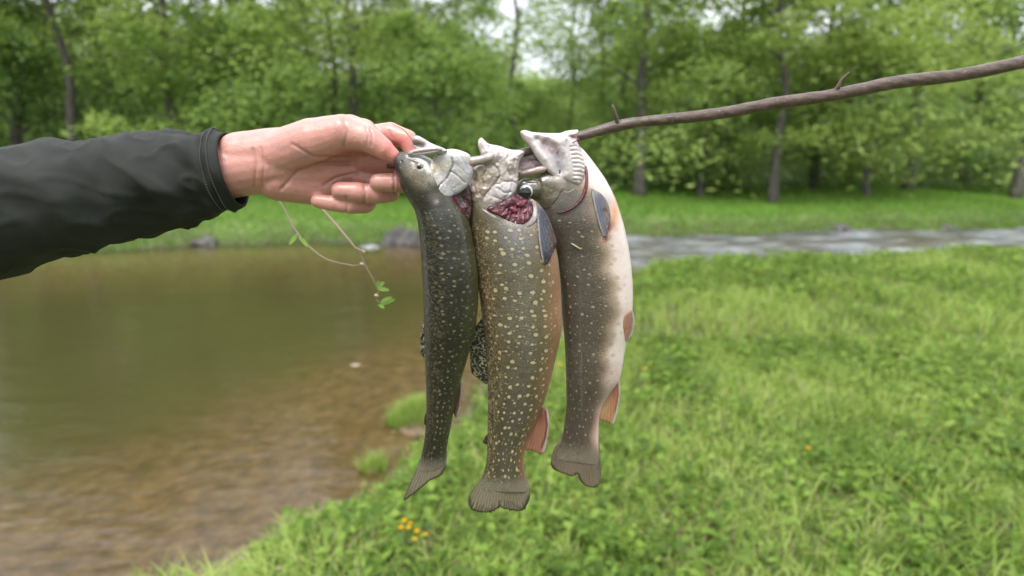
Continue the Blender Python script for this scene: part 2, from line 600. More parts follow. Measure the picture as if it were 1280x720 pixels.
# understory on the far bank
nC = 760
cx = rng.uniform(-42, 42, nC); cy = rng.uniform(20.5, 31, nC)
cz = height(cx, cy) + rng.uniform(0, 1, nC) ** 1.3 * 3.4
V, Fq, tone = leaf_cloud(np.stack([cx, cy, cz], -1), rng.uniform(.7, 1.5, nC), 230, .095, .5, .2)
o = mesh_obj('undergrowth', V, Fq, M_leafB, smooth=False, attrs={'tone': tone})
tag(o, 'dense green undergrowth between the trunks of the far bank', 'undergrowth', kind='stuff')


# ------------------------------------------------------------------ grass
def blades(x, y, h, wd, seg=3, lean=0.5, r=rng, zoff=0.0):
    n = len(x)
    z = height(x, y) + zoff
    a = r.uniform(0, 2 * np.pi, n)
    dirx, diry = np.cos(a), np.sin(a)
    ln = h * lean * r.uniform(.2, 1.5, n)
    px_, py_ = -diry, dirx
    rows = []
    for i in range(seg + 1):
        t = i / seg
        cx_ = x + dirx * ln * t * t; cy_ = y + diry * ln * t * t
        cz_ = z + h * (t - 0.28 * lean * t * t)
        ww = wd * (1 - t) ** .7 * .5 if i < seg else wd * 0.03
        rows.append(np.stack([cx_ - px_ * ww, cy_ - py_ * ww, cz_], -1))
        rows.append(np.stack([cx_ + px_ * ww, cy_ + py_ * ww, cz_], -1))
    V = np.stack(rows, 1)
    k = 2 * (seg + 1)
    base = (np.arange(n) * k)[:, None, None]
    q = np.array([[2 * i, 2 * i + 1, 2 * i + 3, 2 * i + 2] for i in range(seg)])[None]
    Fq = (base + q).reshape(-1, 4)
    tone = np.repeat(r.uniform(0, 1, n), k)
    return V.reshape(-1, 3), Fq, tone


def merge(lst):
    Vs, Fs, Ts, o = [], [], [], 0
    for V, Fq, t in lst:
        Vs.append(V); Fs.append(Fq + o); Ts.append(t); o += len(V)
    return np.concatenate(Vs), np.concatenate(Fs), np.concatenate(Ts)


def patch(x, y, sc_, seed):
    """smooth 0..1 patchiness"""
    k = sc_ * .55
    return np.array([.5 + .55 * mnoise.noise(Vector((a * k, b * k, seed * 7.3))) + .35 * mnoise.noise(Vector((a * k * 2.9, b * k * 2.9, seed * 3.1))) for a, b in zip(x, y)])


def scatter(n, y0, y1, spread, smax, seed):
    r = np.random.default_rng(seed)
    y = np.sqrt(r.uniform(y0 * y0, y1 * y1, n))
    x = r.uniform(-spread, spread, n) * (y + .4)
    s = near_dist(x, y)
    k = s < smax
    return x[k], y[k], s[k], r


L_ = []
x, y, s, r = scatter(105000, 1.15, 4.6, 1.05, -0.16, 11)
keep = r.uniform(0, 1, len(x)) < (.45 + .55 * patch(x, y, 3.1, 1)) * (0.25 + .75 * smooth(-s / .5))
x, y = x[keep], y[keep]
L_.append(blades(x, y, r.uniform(.05, .15, len(x)) * (0.5 + .9 * patch(x, y, 2.2, 4)), r.uniform(.004, .013, len(x)), 3, .9, r))
x, y, s, r = scatter(90000, 4.6, 11.5, 1.05, -0.12, 12)
L_.append(blades(x, y, r.uniform(.08, .24, len(x)) * (0.5 + patch(x, y, 1.4, 2)), r.uniform(.008, .016, len(x)), 3, .7, r))
# tufts standing in the shallows
for (tx, ty, tr_, n_) in ((-.68, 3.66, .17, 1600), (-.83, 3.02, .07, 260)):
    a = rng.uniform(0, 2 * np.pi, n_); q = tr_ * np.sqrt(rng.uniform(0, 1, n_))
    L_.append(blades(tx + np.cos(a) * q * 1.3, ty + np.sin(a) * q, rng.uniform(.05, .16, n_), rng.uniform(.003, .006, n_), 3, .6))
V, Fq, tone = merge(L_)
o = mesh_obj('grass', V, Fq, M_grass, smooth=False, attrs={'tone': tone})
tag(o, 'fresh green grass covering the near bank under the hanging fish', 'grass', kind='stuff')

# broad-leaved weeds among the grass
def weeds(n, y0, y1, smax, size, hgt, seed, per=6, spread=1.05):
    x, y, s, r = scatter(n, y0, y1, spread, smax, seed)
    k = r.uniform(0, 1, len(x)) < smooth((patch(x, y, 1.9, seed) - .25) * 2.2)
    x, y = x[k], y[k]; n = len(x)
    z = height(x, y)
    X = np.repeat(x, per) + r.normal(size=n * per) * size * 1.4
    Y_ = np.repeat(y, per) + r.normal(size=n * per) * size * 1.4
    Z = np.repeat(z + r.uniform(.3, 1, n) * hgt, per) * 1 + r.uniform(-.5, .3, n * per) * hgt * .5
    p = np.stack([X, Y_, Z], -1)
    nn = len(p)
    a = r.normal(size=(nn, 3)); a[:, 2] = a[:, 2] * .35 + .25; a /= np.linalg.norm(a, axis=1)[:, None]
    nr = r.normal(size=(nn, 3)) * .6; nr[:, 2] = 1
    b = np.cross(nr, a); b /= np.linalg.norm(b, axis=1)[:, None]
    sz = (size * r.uniform(.6, 1.4, nn))[:, None]
    up = np.array([0, 0, 1.0])
    V = np.stack([p - a * sz, p - a * sz * .1 + b * sz * .55 + up * sz * .12, p + a * sz - up * sz * .25, p - a * sz * .1 - b * sz * .55 + up * sz * .12], 1).reshape(-1, 3)
    return V, np.arange(4 * nn).reshape(-1, 4), np.repeat(r.uniform(0, 1, nn), 4)


V, Fq, tone = merge([weeds(9500, 1.2, 4.6, -.2, .026, .10, 21, 5), weeds(5000, 4.6, 11.0, -.05, .035, .20, 22, 7),
                     weeds(5000, 6.0, 10.5, -.02, .045, .20, 23, 9)])
o = mesh_obj('broad_leaved_weeds', V, Fq, M_grass, smooth=False, attrs={'tone': tone})
tag(o, 'low broad-leaved plants mixed into the near bank grass', 'ground cover', kind='stuff')
x, y, s, r = scatter(16000, 1.2, 9.5, 1.05, -.1, 51)
k = r.uniform(0, 1, len(x)) < smooth((patch(x, y, 2.4, 6) - .3) * 2)
x, y = x[k], y[k]
V, Fq, tone = blades(x, y, r.uniform(.05, .17, len(x)) * (1 + .1 * y), r.uniform(.003, .006, len(x)) * (1 + .12 * y), 3, 1.2, r)
o = mesh_obj('dead_grass', V, Fq, M_dry, smooth=False, attrs={'tone': tone})
tag(o, 'straw coloured dead stalks lying among the green grass', 'dead grass', kind='stuff')
# dry litter
x, y, s, r = scatter(14000, 1.2, 5.5, 1.0, .25, 31)
k = r.uniform(0, 1, len(x)) < smooth((patch(x, y, 2.7, 9) - .35) * 3)
x, y = x[k], y[k]
p = np.stack([x, y, height(x, y) + r.uniform(.004, .03, len(x))], -1)
V, Fq, tone = leaf_cloud(p, np.full(len(p), .01), 1, .02, .3, 0, r)
o = mesh_obj('leaf_litter', V, Fq, M_dry, smooth=False, attrs={'tone': tone})
tag(o, 'dry brown leaf litter scattered between grass and mud', 'leaf litter', kind='stuff')

# far bank grass
r = np.random.default_rng(41)
n = 90000
x = r.uniform(-20, 24, n); d = .12 + r.uniform(0, 1, n) ** 1.3 * 9
y = far_edge(x) + d
V, Fq, tone = blades(x, y, r.uniform(.06, .16, n), r.uniform(.02, .035, n), 2, .8, r)
o = mesh_obj('far_bank_grass', V, Fq, M_fargrass, smooth=False, attrs={'tone': tone})
tag(o, 'bright green grass strip on the far bank below the trees', 'grass', kind='stuff')

# ------------------------------------------------------------------ rocks at the far waterline
m = NT('river_rock')
o_ = m.obj()
n_ = m.noise(5, o_, 6, .65)
m.pbr(m.ramp(n_, [(0.3, (.035, .033, .03)), (0.6, (.11, .105, .095)), (0.8, (.22, .21, .19))]), .8, m.bump(n_, .7, .03))
M_rock = m.m
m = NT('pale_rock')
n_ = m.noise(6, m.obj(), 5, .6)
m.pbr(m.ramp(n_, [(0.3, (.22, .22, .22)), (0.7, (.45, .45, .46))]), .7, m.bump(n_, .5, .02))
M_rockp = m.m


def rock(px, py, wpx, hpx, label, mat=None, seed=0, zb=-0.32):
    x, y, _ = G(px, py, -0.30)
    d = y / cp
    rw = wpx / F * d / 2; rh = hpx / F * d
    bm = bmesh.new()
    bmesh.ops.create_icosphere(bm, subdivisions=3, radius=1)
    for v in bm.verts:
        n = mnoise.noise(v.co * 1.3 + Vector((seed * 3.1, 0, 0))) * .5 + mnoise.noise(v.co * 3.2 + Vector((seed, 5, 0))) * .2
        v.co *= 1 + n
        v.co = Vector((v.co.x * rw, v.co.y * rw * .8, v.co.z * rh))
    me = bpy.data.meshes.new('rock'); bm.to_mesh(me); bm.free()
    me.materials.append(mat or M_rock)
    o = bpy.data.objects.new('rock', me); C.objects.link(o)
    o.location = (x, y, zb)
    tag(o, label, 'rock', 'rocks along the far waterline')


rock(497, 304, 32, 21, 'dark rock at the far waterline just left of the left fish, larger of the pair', seed=1)
rock(519, 305, 26, 18, 'dark rock partly hidden behind the back of the left fish', seed=2)
rock(482, 306, 14, 7, 'small dark rock at the left foot of the larger waterline rock', seed=3)
rock(463, 309, 24, 3.5, 'flat pale stone low in the water left of the dark rocks', M_rockp, seed=4)
rock(806, 291, 16, 6, 'dark rock under the far grass right of the right fish', seed=5)
rock(832, 290, 20, 6, 'dark low rock at the far edge of the riffle, below the stick', seed=6)
rock(905, 288, 30, 9, 'rounded dark rock at the far waterline, first one right of the low riffle rocks', seed=7)
rock(1040, 287, 38, 9, 'long dark rock at the right waterline below the low spreading tree', seed=8)
rock(1180, 286, 26, 8, 'dark rock nearest the right edge at the far waterline', seed=9)
rock(255, 305, 30, 10, 'dark rock at the far waterline below the sleeve cuff', seed=10)
rock(120, 305, 36, 9, 'dark rock nearest the left edge at the far waterline', seed=11)

# ------------------------------------------------------------------ yellow flowers
m = NT('yellow_petal'); m.leafshade((.75, .45, .01), (.8, .5, .02), .3); M_yel = m.m
m = NT('flower_stem'); m.leafshade((.09, .18, .03), (.1, .2, .03), .3); M_stem = m.m
FL = [(505.5, 651, 'yellow flower at the top of the small cluster at the lower left', 1),
      (501.5, 659.5, 'yellow flower at the left of the small cluster at the lower left', 1),
      (513, 654, 'yellow flower tucked at the back right of the lower left cluster', .8),
      (511, 659.5, 'yellow flower at the centre front of the lower left cluster', 1),
      (521.5, 664, 'yellow flower set apart to the right of the lower left cluster', 1),
      (519, 674, 'faint yellow flower lowest below the lower left cluster', .8),
      (532, 668, 'faint yellow flower at the far right of the lower left cluster', .8),
      (700, 456, 'yellow flower seen in the gap between middle and right fish', 1.4),
      (806, 461, 'yellow flower in the grass right of the right fish anal fin', 1.4),
      (1010, 560, 'yellow flower in the open grass midway between the right fish and right edge', 1.1),
      (1130, 600, 'yellow flower nearest the lower right corner', 1.1)]


def flower(px, py, label, s):
    x, y, _ = G(px, py, 0.085)
    g = float(height(np.array([x]), np.array([y]))[0])
    top = max(g + .05, .085)
    e = empty('yellow_flower', (x, y, g))
    tag(e, label, 'flower', 'yellow flowers in the near bank grass')
    V, Fl = tube([(x, y, g - .01), (x + .003, y, (g + top) / 2), (x, y, top)], [.0012, .001, .001], 5)
    mesh_obj('stem', V, Fl, M_stem, e)
    parts = []
    R = .0125 * s
    for i in range(8):
        a = i * math.pi / 4
        c, s_ = math.cos(a), math.sin(a)
        cc, ss = math.cos(a + .38), math.sin(a + .38); c2, s2 = math.cos(a - .38), math.sin(a - .38)
        P = np.array([(x, y, top), (x + cc * R * .7, y + ss * R * .7 - .003, top + .005), (x + c * R, y + s_ * R - .002, top + .004), (x + c2 * R * .7, y + s2 * R * .7 - .003, top + .005)])
        parts.append((P, [(0, 1, 2, 3)]))
    parts.append(tube([(x, y, top), (x, y, top + .006)], [.005 * s, .003 * s], 8))
    V, Fl = join(parts)
    mesh_obj('blossom', V, Fl, M_yel, e, smooth=False)


for a in FL: flower(*a)
# ================================================================== the catch
# ------------------------------------------------------------------ skin materials
def trout_skin(name, spot_sp, spot_r, spot_col, verm_amt, side_spots=1.0, rough=.3):
    m = NT(name)
    tint = m.attr('tint', 'Color')
    c = m.attr('girth')            # 0 back ... 1 belly
    k = m.attr('spotty')           # where spots may sit
    uv = m.uv()
    wob = m.n('ShaderNodeVectorMath', operation='ADD')
    nv = m.noise(0.12, uv, 2, out='Color')
    sc2 = m.n('ShaderNodeVectorMath', operation='SCALE'); m.put(sc2.inputs[0], nv); sc2.inputs['Scale'].default_value = 3.0
    m.put(wob.inputs[0], uv); m.put(wob.inputs[1], sc2.outputs[0])
    v = m.voro(1 / spot_sp, wob.outputs[0], dim='2D', rand=.72)
    sepc = m.n('ShaderNodeSeparateColor'); m.put(sepc.inputs[0], v.outputs['Color'])
    rad = m.math('MULTIPLY_ADD', sepc.outputs[0], spot_r * .5, spot_r * .65)
    d = m.math('SUBTRACT', v.outputs['Distance'], rad)
    spot = m.step(d, -0.07, 0.05, 1.0, 0.0)
    spot = m.math('MULTIPLY', spot, m.step(sepc.outputs[1], .12, .2))
    # smaller spots between
    v2 = m.voro(1 / (spot_sp * .58), uv, dim='2D', rand=.95)
    sep2 = m.n('ShaderNodeSeparateColor'); m.put(sep2.inputs[0], v2.outputs['Color'])
    s2 = m.math('MULTIPLY', m.step(v2.outputs['Distance'], spot_r * .55, spot_r * .95, 1, 0), m.step(sep2.outputs[2], .45, .55))
    # worm-like marks on the back
    wv = m.noise(0.17, uv, 1.5, .5, dist=.6)
    wm = m.math('ABSOLUTE', m.math('SUBTRACT', wv, .5))
    verm = m.step(wm, .012, .05, 1, 0)
    backm = m.step(c, .16, .42, 1, 0)
    verm = m.math('MULTIPLY', m.math('MULTIPLY', verm, backm), verm_amt)
    sidem = m.math('MULTIPLY', m.step(c, .12, .3, .35, 1), m.step(c, .78, .9, 1, 0))
    sp_ = m.math('MULTIPLY', m.math('MAXIMUM', spot, m.math('MULTIPLY', s2, .6)), m.math('MULTIPLY', sidem, side_spots))
    allm = m.math('MULTIPLY', m.math('MAXIMUM', sp_, verm), k)
    # grain of tiny scales and mottling
    fine = m.voro(.62, uv, dim='2D')
    mot = m.noise(.09, uv, 5, .65)
    g2 = m.noise(.55, uv, 2)
    bel = m.step(c, .58, .74)
    gr3 = m.noise(1.1, uv, 2, .7)
    var = m.math('ADD', m.math('MULTIPLY', m.math('SUBTRACT', mot, .5), 1.0), m.math('MULTIPLY', m.math('SUBTRACT', g2, .5), .9))
    var = m.math('ADD', var, m.math('MULTIPLY', m.math('SUBTRACT', fine.outputs['Distance'], .45), .8))
    var = m.math('ADD', var, m.math('MULTIPLY', m.math('SUBTRACT', gr3, .5), 1.15))
    gain = m.math('ADD', m.math('MULTIPLY', var, m.math('MULTIPLY_ADD', bel, -.84, 1.0)), 1.0)
    mulv = m.n('ShaderNodeVectorMath', operation='SCALE'); m.put(mulv.inputs[0], tint); m.put(mulv.inputs['Scale'], gain)
    # darker ground round each spot
    halo = m.math('MULTIPLY', m.step(d, 0.0, .22, .2, 0), m.math('MULTIPLY', k, sidem))
    base = m.mix(halo, mulv.outputs[0], (.02, .02, .018))
    sc_col = m.mix(m.math('MULTIPLY', backm, .6), spot_col, (.22, .17, .09))
    col = m.mix(m.math('MULTIPLY', allm, .86), base, sc_col)
    bh = m.math('ADD', m.math('MULTIPLY', fine.outputs['Distance'], .7), m.math('MULTIPLY', g2, .5))
    nrm = m.bump(m.math('ADD', bh, gr3), .4, .0005)
    nrm = m.bump(mot, .35, .0015, nrm)
    b = m.pbr(col, m.math('MULTIPLY_ADD', g2, .35, rough - .12), nrm, Coat_Weight=.6, Coat_Roughness=.13)
    m.put(b.inputs['Coat Normal'], m.bump(m.math('ADD', m.math('MULTIPLY', g2, .35), mot), .35, .0008))
    b.inputs['Specular IOR Level'].default_value = .5
    return m.m


M_skinL = trout_skin('dark_trout_skin', 8.5, .18, (.20, .17, .11), .35, .85)
M_skinM = trout_skin('spotted_trout_skin', 10.8, .195, (.50, .42, .25), .75, 1.0)
M_skinR = trout_skin('grey_trout_skin', 12, .13, (.40, .35, .23), .12, .75)


def flesh(name, mott=.35, rough=.3, bumpn=.3, bsc=.35, coat=.4, sss=.0, veins=.0):
    m = NT(name)
    tint = m.attr('tint', 'Color')
    uv = m.uv()
    n = m.noise(.16, uv, 5, .65)
    n2 = m.noise(bsc, uv, 3, .55, dist=.5)
    gain = m.math('ADD', m.math('MULTIPLY', n, mott * 1.6), 1 - mott * .8)
    gain = m.math('MULTIPLY', gain, m.math('MULTIPLY_ADD', n2, mott * .9, 1 - mott * .45))
    crease = None
    if veins:
        wv = m.noise(.10, uv, 4, .6, dist=.5)
        wv2 = m.noise(.23, uv, 3, .6)
        ln_ = m.math('MAXIMUM', m.step(m.math('ABSOLUTE', m.math('SUBTRACT', wv, .5)), .004, .022, 1, 0), m.math('MULTIPLY', m.step(m.math('ABSOLUTE', m.math('SUBTRACT', wv2, .47)), .004, .03, 1, 0), .5))
        gain = m.math('MULTIPLY', gain, m.math('MULTIPLY_ADD', ln_, -veins, 1.0))
        crease = m.math('SUBTRACT', n2, m.math('MULTIPLY', ln_, .6))
    mulv = m.n('ShaderNodeVectorMath', operation='SCALE'); m.put(mulv.inputs[0], tint); m.put(mulv.inputs['Scale'], gain)
    nrm = m.bump(n2 if crease is None else crease, bumpn, .0012)
    m.pbr(mulv.outputs[0], m.math('MULTIPLY_ADD', n, .25, rough - .08), nrm, Coat_Weight=coat, Coat_Roughness=.08,
          Subsurface_Weight=sss, Subsurface_Scale=.004)
    m.put(m.bs.inputs['Coat Normal'], m.bump(n2, bumpn * .5, .0012))
    return m.m


M_head = flesh('wet_head_skin', .45, .28, .22, .25, .8, veins=.32)
M_white = flesh('pale_jaw_skin', .16, .26, .22, .25, .8, sss=.12, veins=.10)
M_gill = flesh('raw_gill_flesh', .7, .25, .8, .5, .4, sss=.05)
m = NT('fin_membrane')
tint = m.attr('tint', 'Color')
ray = m.attr('rays')
nf = m.noise(.4, m.uv(), 3, .6)
st = m.math('SINE', m.math('ADD', ray, m.math('MULTIPLY', m.noise(.12, m.uv(), 3, .6), 9.0)))
g = m.math('ADD', m.math('MULTIPLY', st, .085), m.math('MULTIPLY_ADD', nf, .5, .75))
mulv = m.n('ShaderNodeVectorMath', operation='SCALE'); m.put(mulv.inputs[0], tint); m.put(mulv.inputs['Scale'], g)
m.leafshade(mulv.outputs[0], mulv.outputs[0], .4, .3)
for nd in m.t.nodes:
    if nd.type == 'BSDF_PRINCIPLED': m.put(nd.inputs['Normal'], m.bump(st, .5, .0006))
M_fin = m.m
m = NT('marbled_fin')
uv = m.uv()
wv = m.noise(.16, uv, 1.5, .5, dist=.7)
verm = m.step(m.math('ABSOLUTE', m.math('SUBTRACT', wv, .5)), .02, .055, 1, 0)
ray = m.attr('rays'); st = m.math('SINE', ray)
m.pbr(m.mix(verm, (.02, .02, .017), (.30, .28, .17)), .35, m.bump(st, .5, .0006), Coat_Weight=.3)
M_finmarb = m.m
m = NT('eye_iris'); m.pbr((.22, .20, .15), .2, Coat_Weight=1.0); M_iris = m.m
m = NT('pale_eye_rim'); m.pbr((.50, .50, .47), .2, Coat_Weight=1.0); M_irisR = m.m
m = NT('eye_pupil'); m.pbr((.006, .007, .01), .08, Coat_Weight=1.0, Coat_Roughness=.03); M_pupil = m.m


# ------------------------------------------------------------------ painting and shaping helpers
def seg_dist(P, poly):
    poly = np.asarray(poly, float)
    best = np.full(len(P), 1e9)
    for a, b in zip(poly[:-1], poly[1:]):
        e = b - a
        t = np.clip(((P - a) @ e) / (e @ e + 1e-9), 0, 1)
        best = np.minimum(best, np.hypot(*(P - a - t[:, None] * e).T))
    return best


def paint(P, base, blobs=(), strokes=()):
    col = np.tile(np.asarray(base, float), (len(P), 1)) if np.ndim(base) == 1 else np.array(base, float)
    for (x, y, rx, ry, c, s) in blobs:
        d = ((P[:, 0] - x) / rx) ** 2 + ((P[:, 1] - y) / ry) ** 2
        k = (s * np.exp(-d * 1.3))[:, None]
        col = col * (1 - k) + np.array(c) * k
    for (poly, wd, c, s) in strokes:
        k = (s * np.exp(-(seg_dist(P, poly) / wd) ** 2))[:, None]
        col = col * (1 - k) + np.array(c) * k
    return col


class Body:
    pass


def body_loft(rings, Yc, ratio, twist, mat, parent, tintf, blobs=(), strokes=(), NT_=120, step=1.6, spotty=None, dents=()):
    Rg = np.array(rings, float)
    mid = np.stack([(Rg[:, 0] + Rg[:, 2]) / 2, (Rg[:, 1] + Rg[:, 3]) / 2], -1)
    ln = np.concatenate([[0], np.cumsum(np.hypot(*np.diff(mid, axis=0).T))])
    n = int(ln[-1] / step)
    # resample with smooth interpolation in ring index
    fine = smooth_path(np.hstack([Rg, ln[:, None]]), n)
    L = fine[:, :2]; Rr = fine[:, 2:4]; v = fine[:, 4]
    Cn = (L + Rr) / 2; A = (Rr - L) / 2
    a = np.hypot(*A.T)
    t = np.linspace(0, 2 * np.pi, NT_, endpoint=False)
    tb = math.pi - twist
    P2 = Cn[:, None] + np.cos(t)[None, :, None] * A[:, None]
    s = v / ln[-1]
    rt = np.interp(s, [0, .05, .5, .8, .93, 1], [ratio * .9, ratio, ratio, ratio * .75, ratio * .42, .055])
    st = np.sin(t); prof = np.sign(st) * np.abs(st) ** .92
    Z = prof[None, :] * (a * rt)[:, None]
    P2f = P2.reshape(-1, 2); Zf = Z.reshape(-1)
    for (poly, wd, dep) in dents:
        Zf = Zf - dep * np.exp(-(seg_dist(P2f, poly) / wd) ** 2) * (np.tile(st, n) > 0)
    V = W(P2f[:, 0], P2f[:, 1], Yc)
    V[:, 1] -= Zf * PXM
    ang = np.abs((t - tb + np.pi) % (2 * np.pi) - np.pi) / np.pi
    girth = np.tile(ang, n)
    S = np.repeat(s, NT_)
    U = (np.abs(((t - tb + np.pi) % (2 * np.pi)) - np.pi))[None, :] * a.mean() * .9 * np.ones((n, 1))
    sgn = np.where(((t - tb + np.pi) % (2 * np.pi)) > np.pi, 1, 0)
    uv = np.stack([U.reshape(-1) + np.tile(sgn, n) * 600, np.repeat(v, NT_)], -1)
    F_ = []
    idx = np.arange(n * NT_).reshape(n, NT_)
    q = np.stack([idx[:-1], np.roll(idx[:-1], -1, 1), np.roll(idx[1:], -1, 1), idx[1:]], -1).reshape(-1, 4)
    F_ = [tuple(f) for f in q.tolist()]
    F_.append(tuple(idx[0].tolist())[::-1]); F_.append(tuple(idx[-1].tolist()))
    col = paint(P2f, tintf(girth, S, P2f), blobs, strokes)
    sk = np.ones(len(V)) if spotty is None else spotty(girth, S, P2f)
    o = mesh_obj('body', V, F_, mat, parent, col=col, attrs={'girth': girth, 'spotty': sk}, uv=uv)
    B = Body(); B.Y = Yc
    fr = (Zf >= 0)
    kd = kdtree.KDTree(int(fr.sum()))
    pf = P2f[fr]; zf = Zf[fr]
    for i, p in enumerate(pf): kd.insert((p[0], p[1], 0), i)
    kd.balance()
    B.kd = kd; B.z = zf
    B.o = o
    return B


def frontz(B, P):
    """height (px units towards the camera) of the body's front skin at px points"""
    out = np.zeros(len(P))
    for i, p in enumerate(P):
        nb = B.kd.find_n((p[0], p[1], 0), 3)
        out[i] = np.mean([B.z[j] for _, j, _ in nb])
    return out


def inside(P, poly):
    x, y = P[:, 0], P[:, 1]
    r = np.zeros(len(P), bool)
    n = len(poly)
    for i in range(n):
        x1, y1 = poly[i]; x2, y2 = poly[(i + 1) % n]
        c = ((y1 > y) != (y2 > y)) & (x < (x2 - x1) * (y - y1) / (y2 - y1 + 1e-12) + x1)
        r ^= c
    return r


def puff(name, outline, mat, parent, Y, T=5, R=8, Tb=None, zoff=0.0, body=None, follow=1.0, base=(.5, .5, .5), blobs=(), strokes=(),
         grooves=(), sp=1.5, rnd=True, bendf=None, rays=None, noise_amp=0, edgef=None, profile=.5, seed=0):
    """a rounded solid with the given outline: front and back faces share the rim"""
    ol = np.array(outline, float)
    k = len(ol)
    if rnd:
        cl = np.vstack([ol[-2:], ol, ol[:3]])
        fine = smooth_path(cl, (len(cl) - 1) * 8 + 1)
        ol = fine[2 * 8:(2 + k) * 8]
    # resample rim evenly
    cl = np.vstack([ol, ol[:1]])
    ln = np.concatenate([[0], np.cumsum(np.hypot(*np.diff(cl, axis=0).T))])
    m_ = max(8, int(ln[-1] / sp))
    tt = np.linspace(0, ln[-1], m_, endpoint=False)
    ol = np.stack([np.interp(tt, ln, cl[:, 0]), np.interp(tt, ln, cl[:, 1])], -1)
    if edgef is not None: ol = edgef(ol, tt)
    x0, y0 = ol.min(0); x1, y1 = ol.max(0)
    gx_, gy_ = np.meshgrid(np.arange(x0, x1, sp), np.arange(y0, y1, sp * .87))
    gx_ = gx_ + (np.arange(gx_.shape[0]) % 2)[:, None] * sp * .5
    I = np.stack([gx_.ravel(), gy_.ravel()], -1)
    I = I[inside(I, ol)]
    if len(I): I = I[seg_dist(I, np.vstack([ol, ol[:1]])) > sp * .55]
    P = np.vstack([ol, I]); nr = len(ol)
    res = delaunay_2d_cdt([Vector(p) for p in P], [(i, (i + 1) % nr) for i in range(nr)], [], 1, 1e-5)
    P = np.array([(v.x, v.y) for v in res[0]])
    Fc = [tuple(f) for f in res[2]]
    d = seg_dist(P, np.vstack([ol, ol[:1]]))
    d[d < 1e-3] = 0
    h = np.clip(1 - (1 - np.clip(d / R, 0, 1)) ** 2, 0, 1) ** profile
    b0 = zoff + (frontz(body, P) * follow if body is not None else 0)
    if bendf is not None: b0 = b0 + bendf(P)
    zf = T * h
    for (poly, wd, dep) in grooves:
        zf = zf - dep * np.exp(-(seg_dist(P, poly) / wd) ** 2) * np.clip(d / 2, 0, 1)
    if noise_amp:
        zf = zf + noise_amp * np.clip(d / 3, 0, 1) * np.array([mnoise.noise(Vector((p[0] * .11, p[1] * .11, seed + 3.3))) + .28 * mnoise.noise(Vector((p[0] * .3, p[1] * .3, seed + 9.1))) for p in P])
    zb = -(T if Tb is None else Tb) * h
    rim = d == 0
    nP = len(P)
    back = np.arange(nP) + nP
    back[rim] = np.arange(nP)[rim]
    ids = np.where(~rim)[0]
    remap = {int(i): nP + j for j, i in enumerate(ids)}
    P2 = np.vstack([P, P[ids]])
    Z = np.concatenate([b0 + zf, (b0 + zb if np.ndim(b0) else b0 + zb)[ids]])
    V = W(P2[:, 0], P2[:, 1], Y); V[:, 1] -= Z * PXM
    # counter-clockwise seen from the camera (photo y runs down, so flip)
    F2 = [f[::-1] for f in Fc] + [tuple(remap.get(i, i) for i in f) for f in Fc]
    col = paint(P2, base, blobs, strokes)
    at = {'girth': np.full(len(P2), .5), 'spotty': np.zeros(len(P2))}
    if rays is not None:
        ox, oy, freq = rays
        at['rays'] = np.arctan2(P2[:, 1] - oy, P2[:, 0] - ox) * freq
    return mesh_obj(name, V, F2, mat, parent, col=col, attrs=at, uv=P2)


def eye(parent, px, py, r, Y, z, pup=.5, tilt=(0, 0), iris=None, sx=1.0):
    V0 = W(np.array([px]), np.array([py]), Y)[0]
    V0[1] -= z * PXM
    def ball(R, off, sy, name, mat, par, sxx=1.0):
        bm = bmesh.new()
        bmesh.ops.create_uvsphere(bm, u_segments=24, v_segments=16, radius=1)
        vs = np.array([v.co for v in bm.verts]); fs = [tuple(v.index for v in f.verts) for f in bm.faces]
        bm.free()
        vs = vs * np.array([R * sxx, R * sy, R]) * PXM + V0 + np.array([tilt[0] * PXM, -off * PXM, tilt[1] * PXM]) * (1 if name == 'pupil' else 0) + np.array([0, -off * PXM if name != 'pupil' else 0, 0])
        return mesh_obj(name, vs, fs, mat, par)
    e = ball(r, 0, .55, 'eye', iris or M_iris, parent, sx)
    ball(r * pup, r * .42, .3, 'pupil', M_pupil, e, sx)
    return e


def mixc(a, b, t):
    t = np.asarray(t)[:, None]
    return np.asarray(a) * (1 - t) + np.asarray(b) * t


def grad(c, stops):
    xs_ = [s[0] for s in stops]
    return np.stack([np.interp(c, xs_, [s[1][i] for s in stops]) for i in range(3)], -1)


def ragged(amp, sel, seed=0, freq=2.2):
    def f(ol, tt):
        k = sel(ol)
        n = np.array([mnoise.noise(Vector((t * .35 * freq, seed, 0))) for t in tt])
        out = ol.copy()
        out[:, 1] += amp * n * k
        return out
    return f


def to_tail(col, P, y0, w, tail, slant=0.0):
    yy = P[:, 1] + slant * P[:, 0] + 2.2 * np.sin(P[:, 0] * 1.9) + 1.4 * np.sin(P[:, 0] * 4.3)
    k = smooth((yy - y0) / w)[:, None]
    return col * (1 - k) + np.array(tail) * k


# =================================================================== left trout
YL = .447
eL = empty('trout', tuple(W(532, 400, YL)))
tag(eL, 'smallest and darkest trout, hanging leftmost beside the fingers with a small eye showing', 'trout', 'trout threaded on the stick')
ringsL = [(493, 196, 500, 189.5), (492.3, 202, 511, 190), (494, 212, 527, 193), (498.5, 225, 545, 203), (504.5, 238, 558, 222), (511, 249, 566, 240),
          (517, 259, 574, 254), (521, 270, 582, 266), (523.5, 285, 588.5, 285), (525.5, 305, 592, 306), (527.5, 335, 596.5, 335), (529, 362, 598, 362), (530, 390, 597, 390),
          (530.5, 415, 593.5, 415), (531, 440, 586.5, 440), (532, 465, 579.5, 465), (532.8, 490, 572.8, 490), (532.8, 515, 567, 517), (531.5, 540, 562, 542), (529, 558, 558.5, 560), (525.8, 573, 557, 572), (520.5, 586, 555.5, 583), (515.5, 598, 547, 594)]


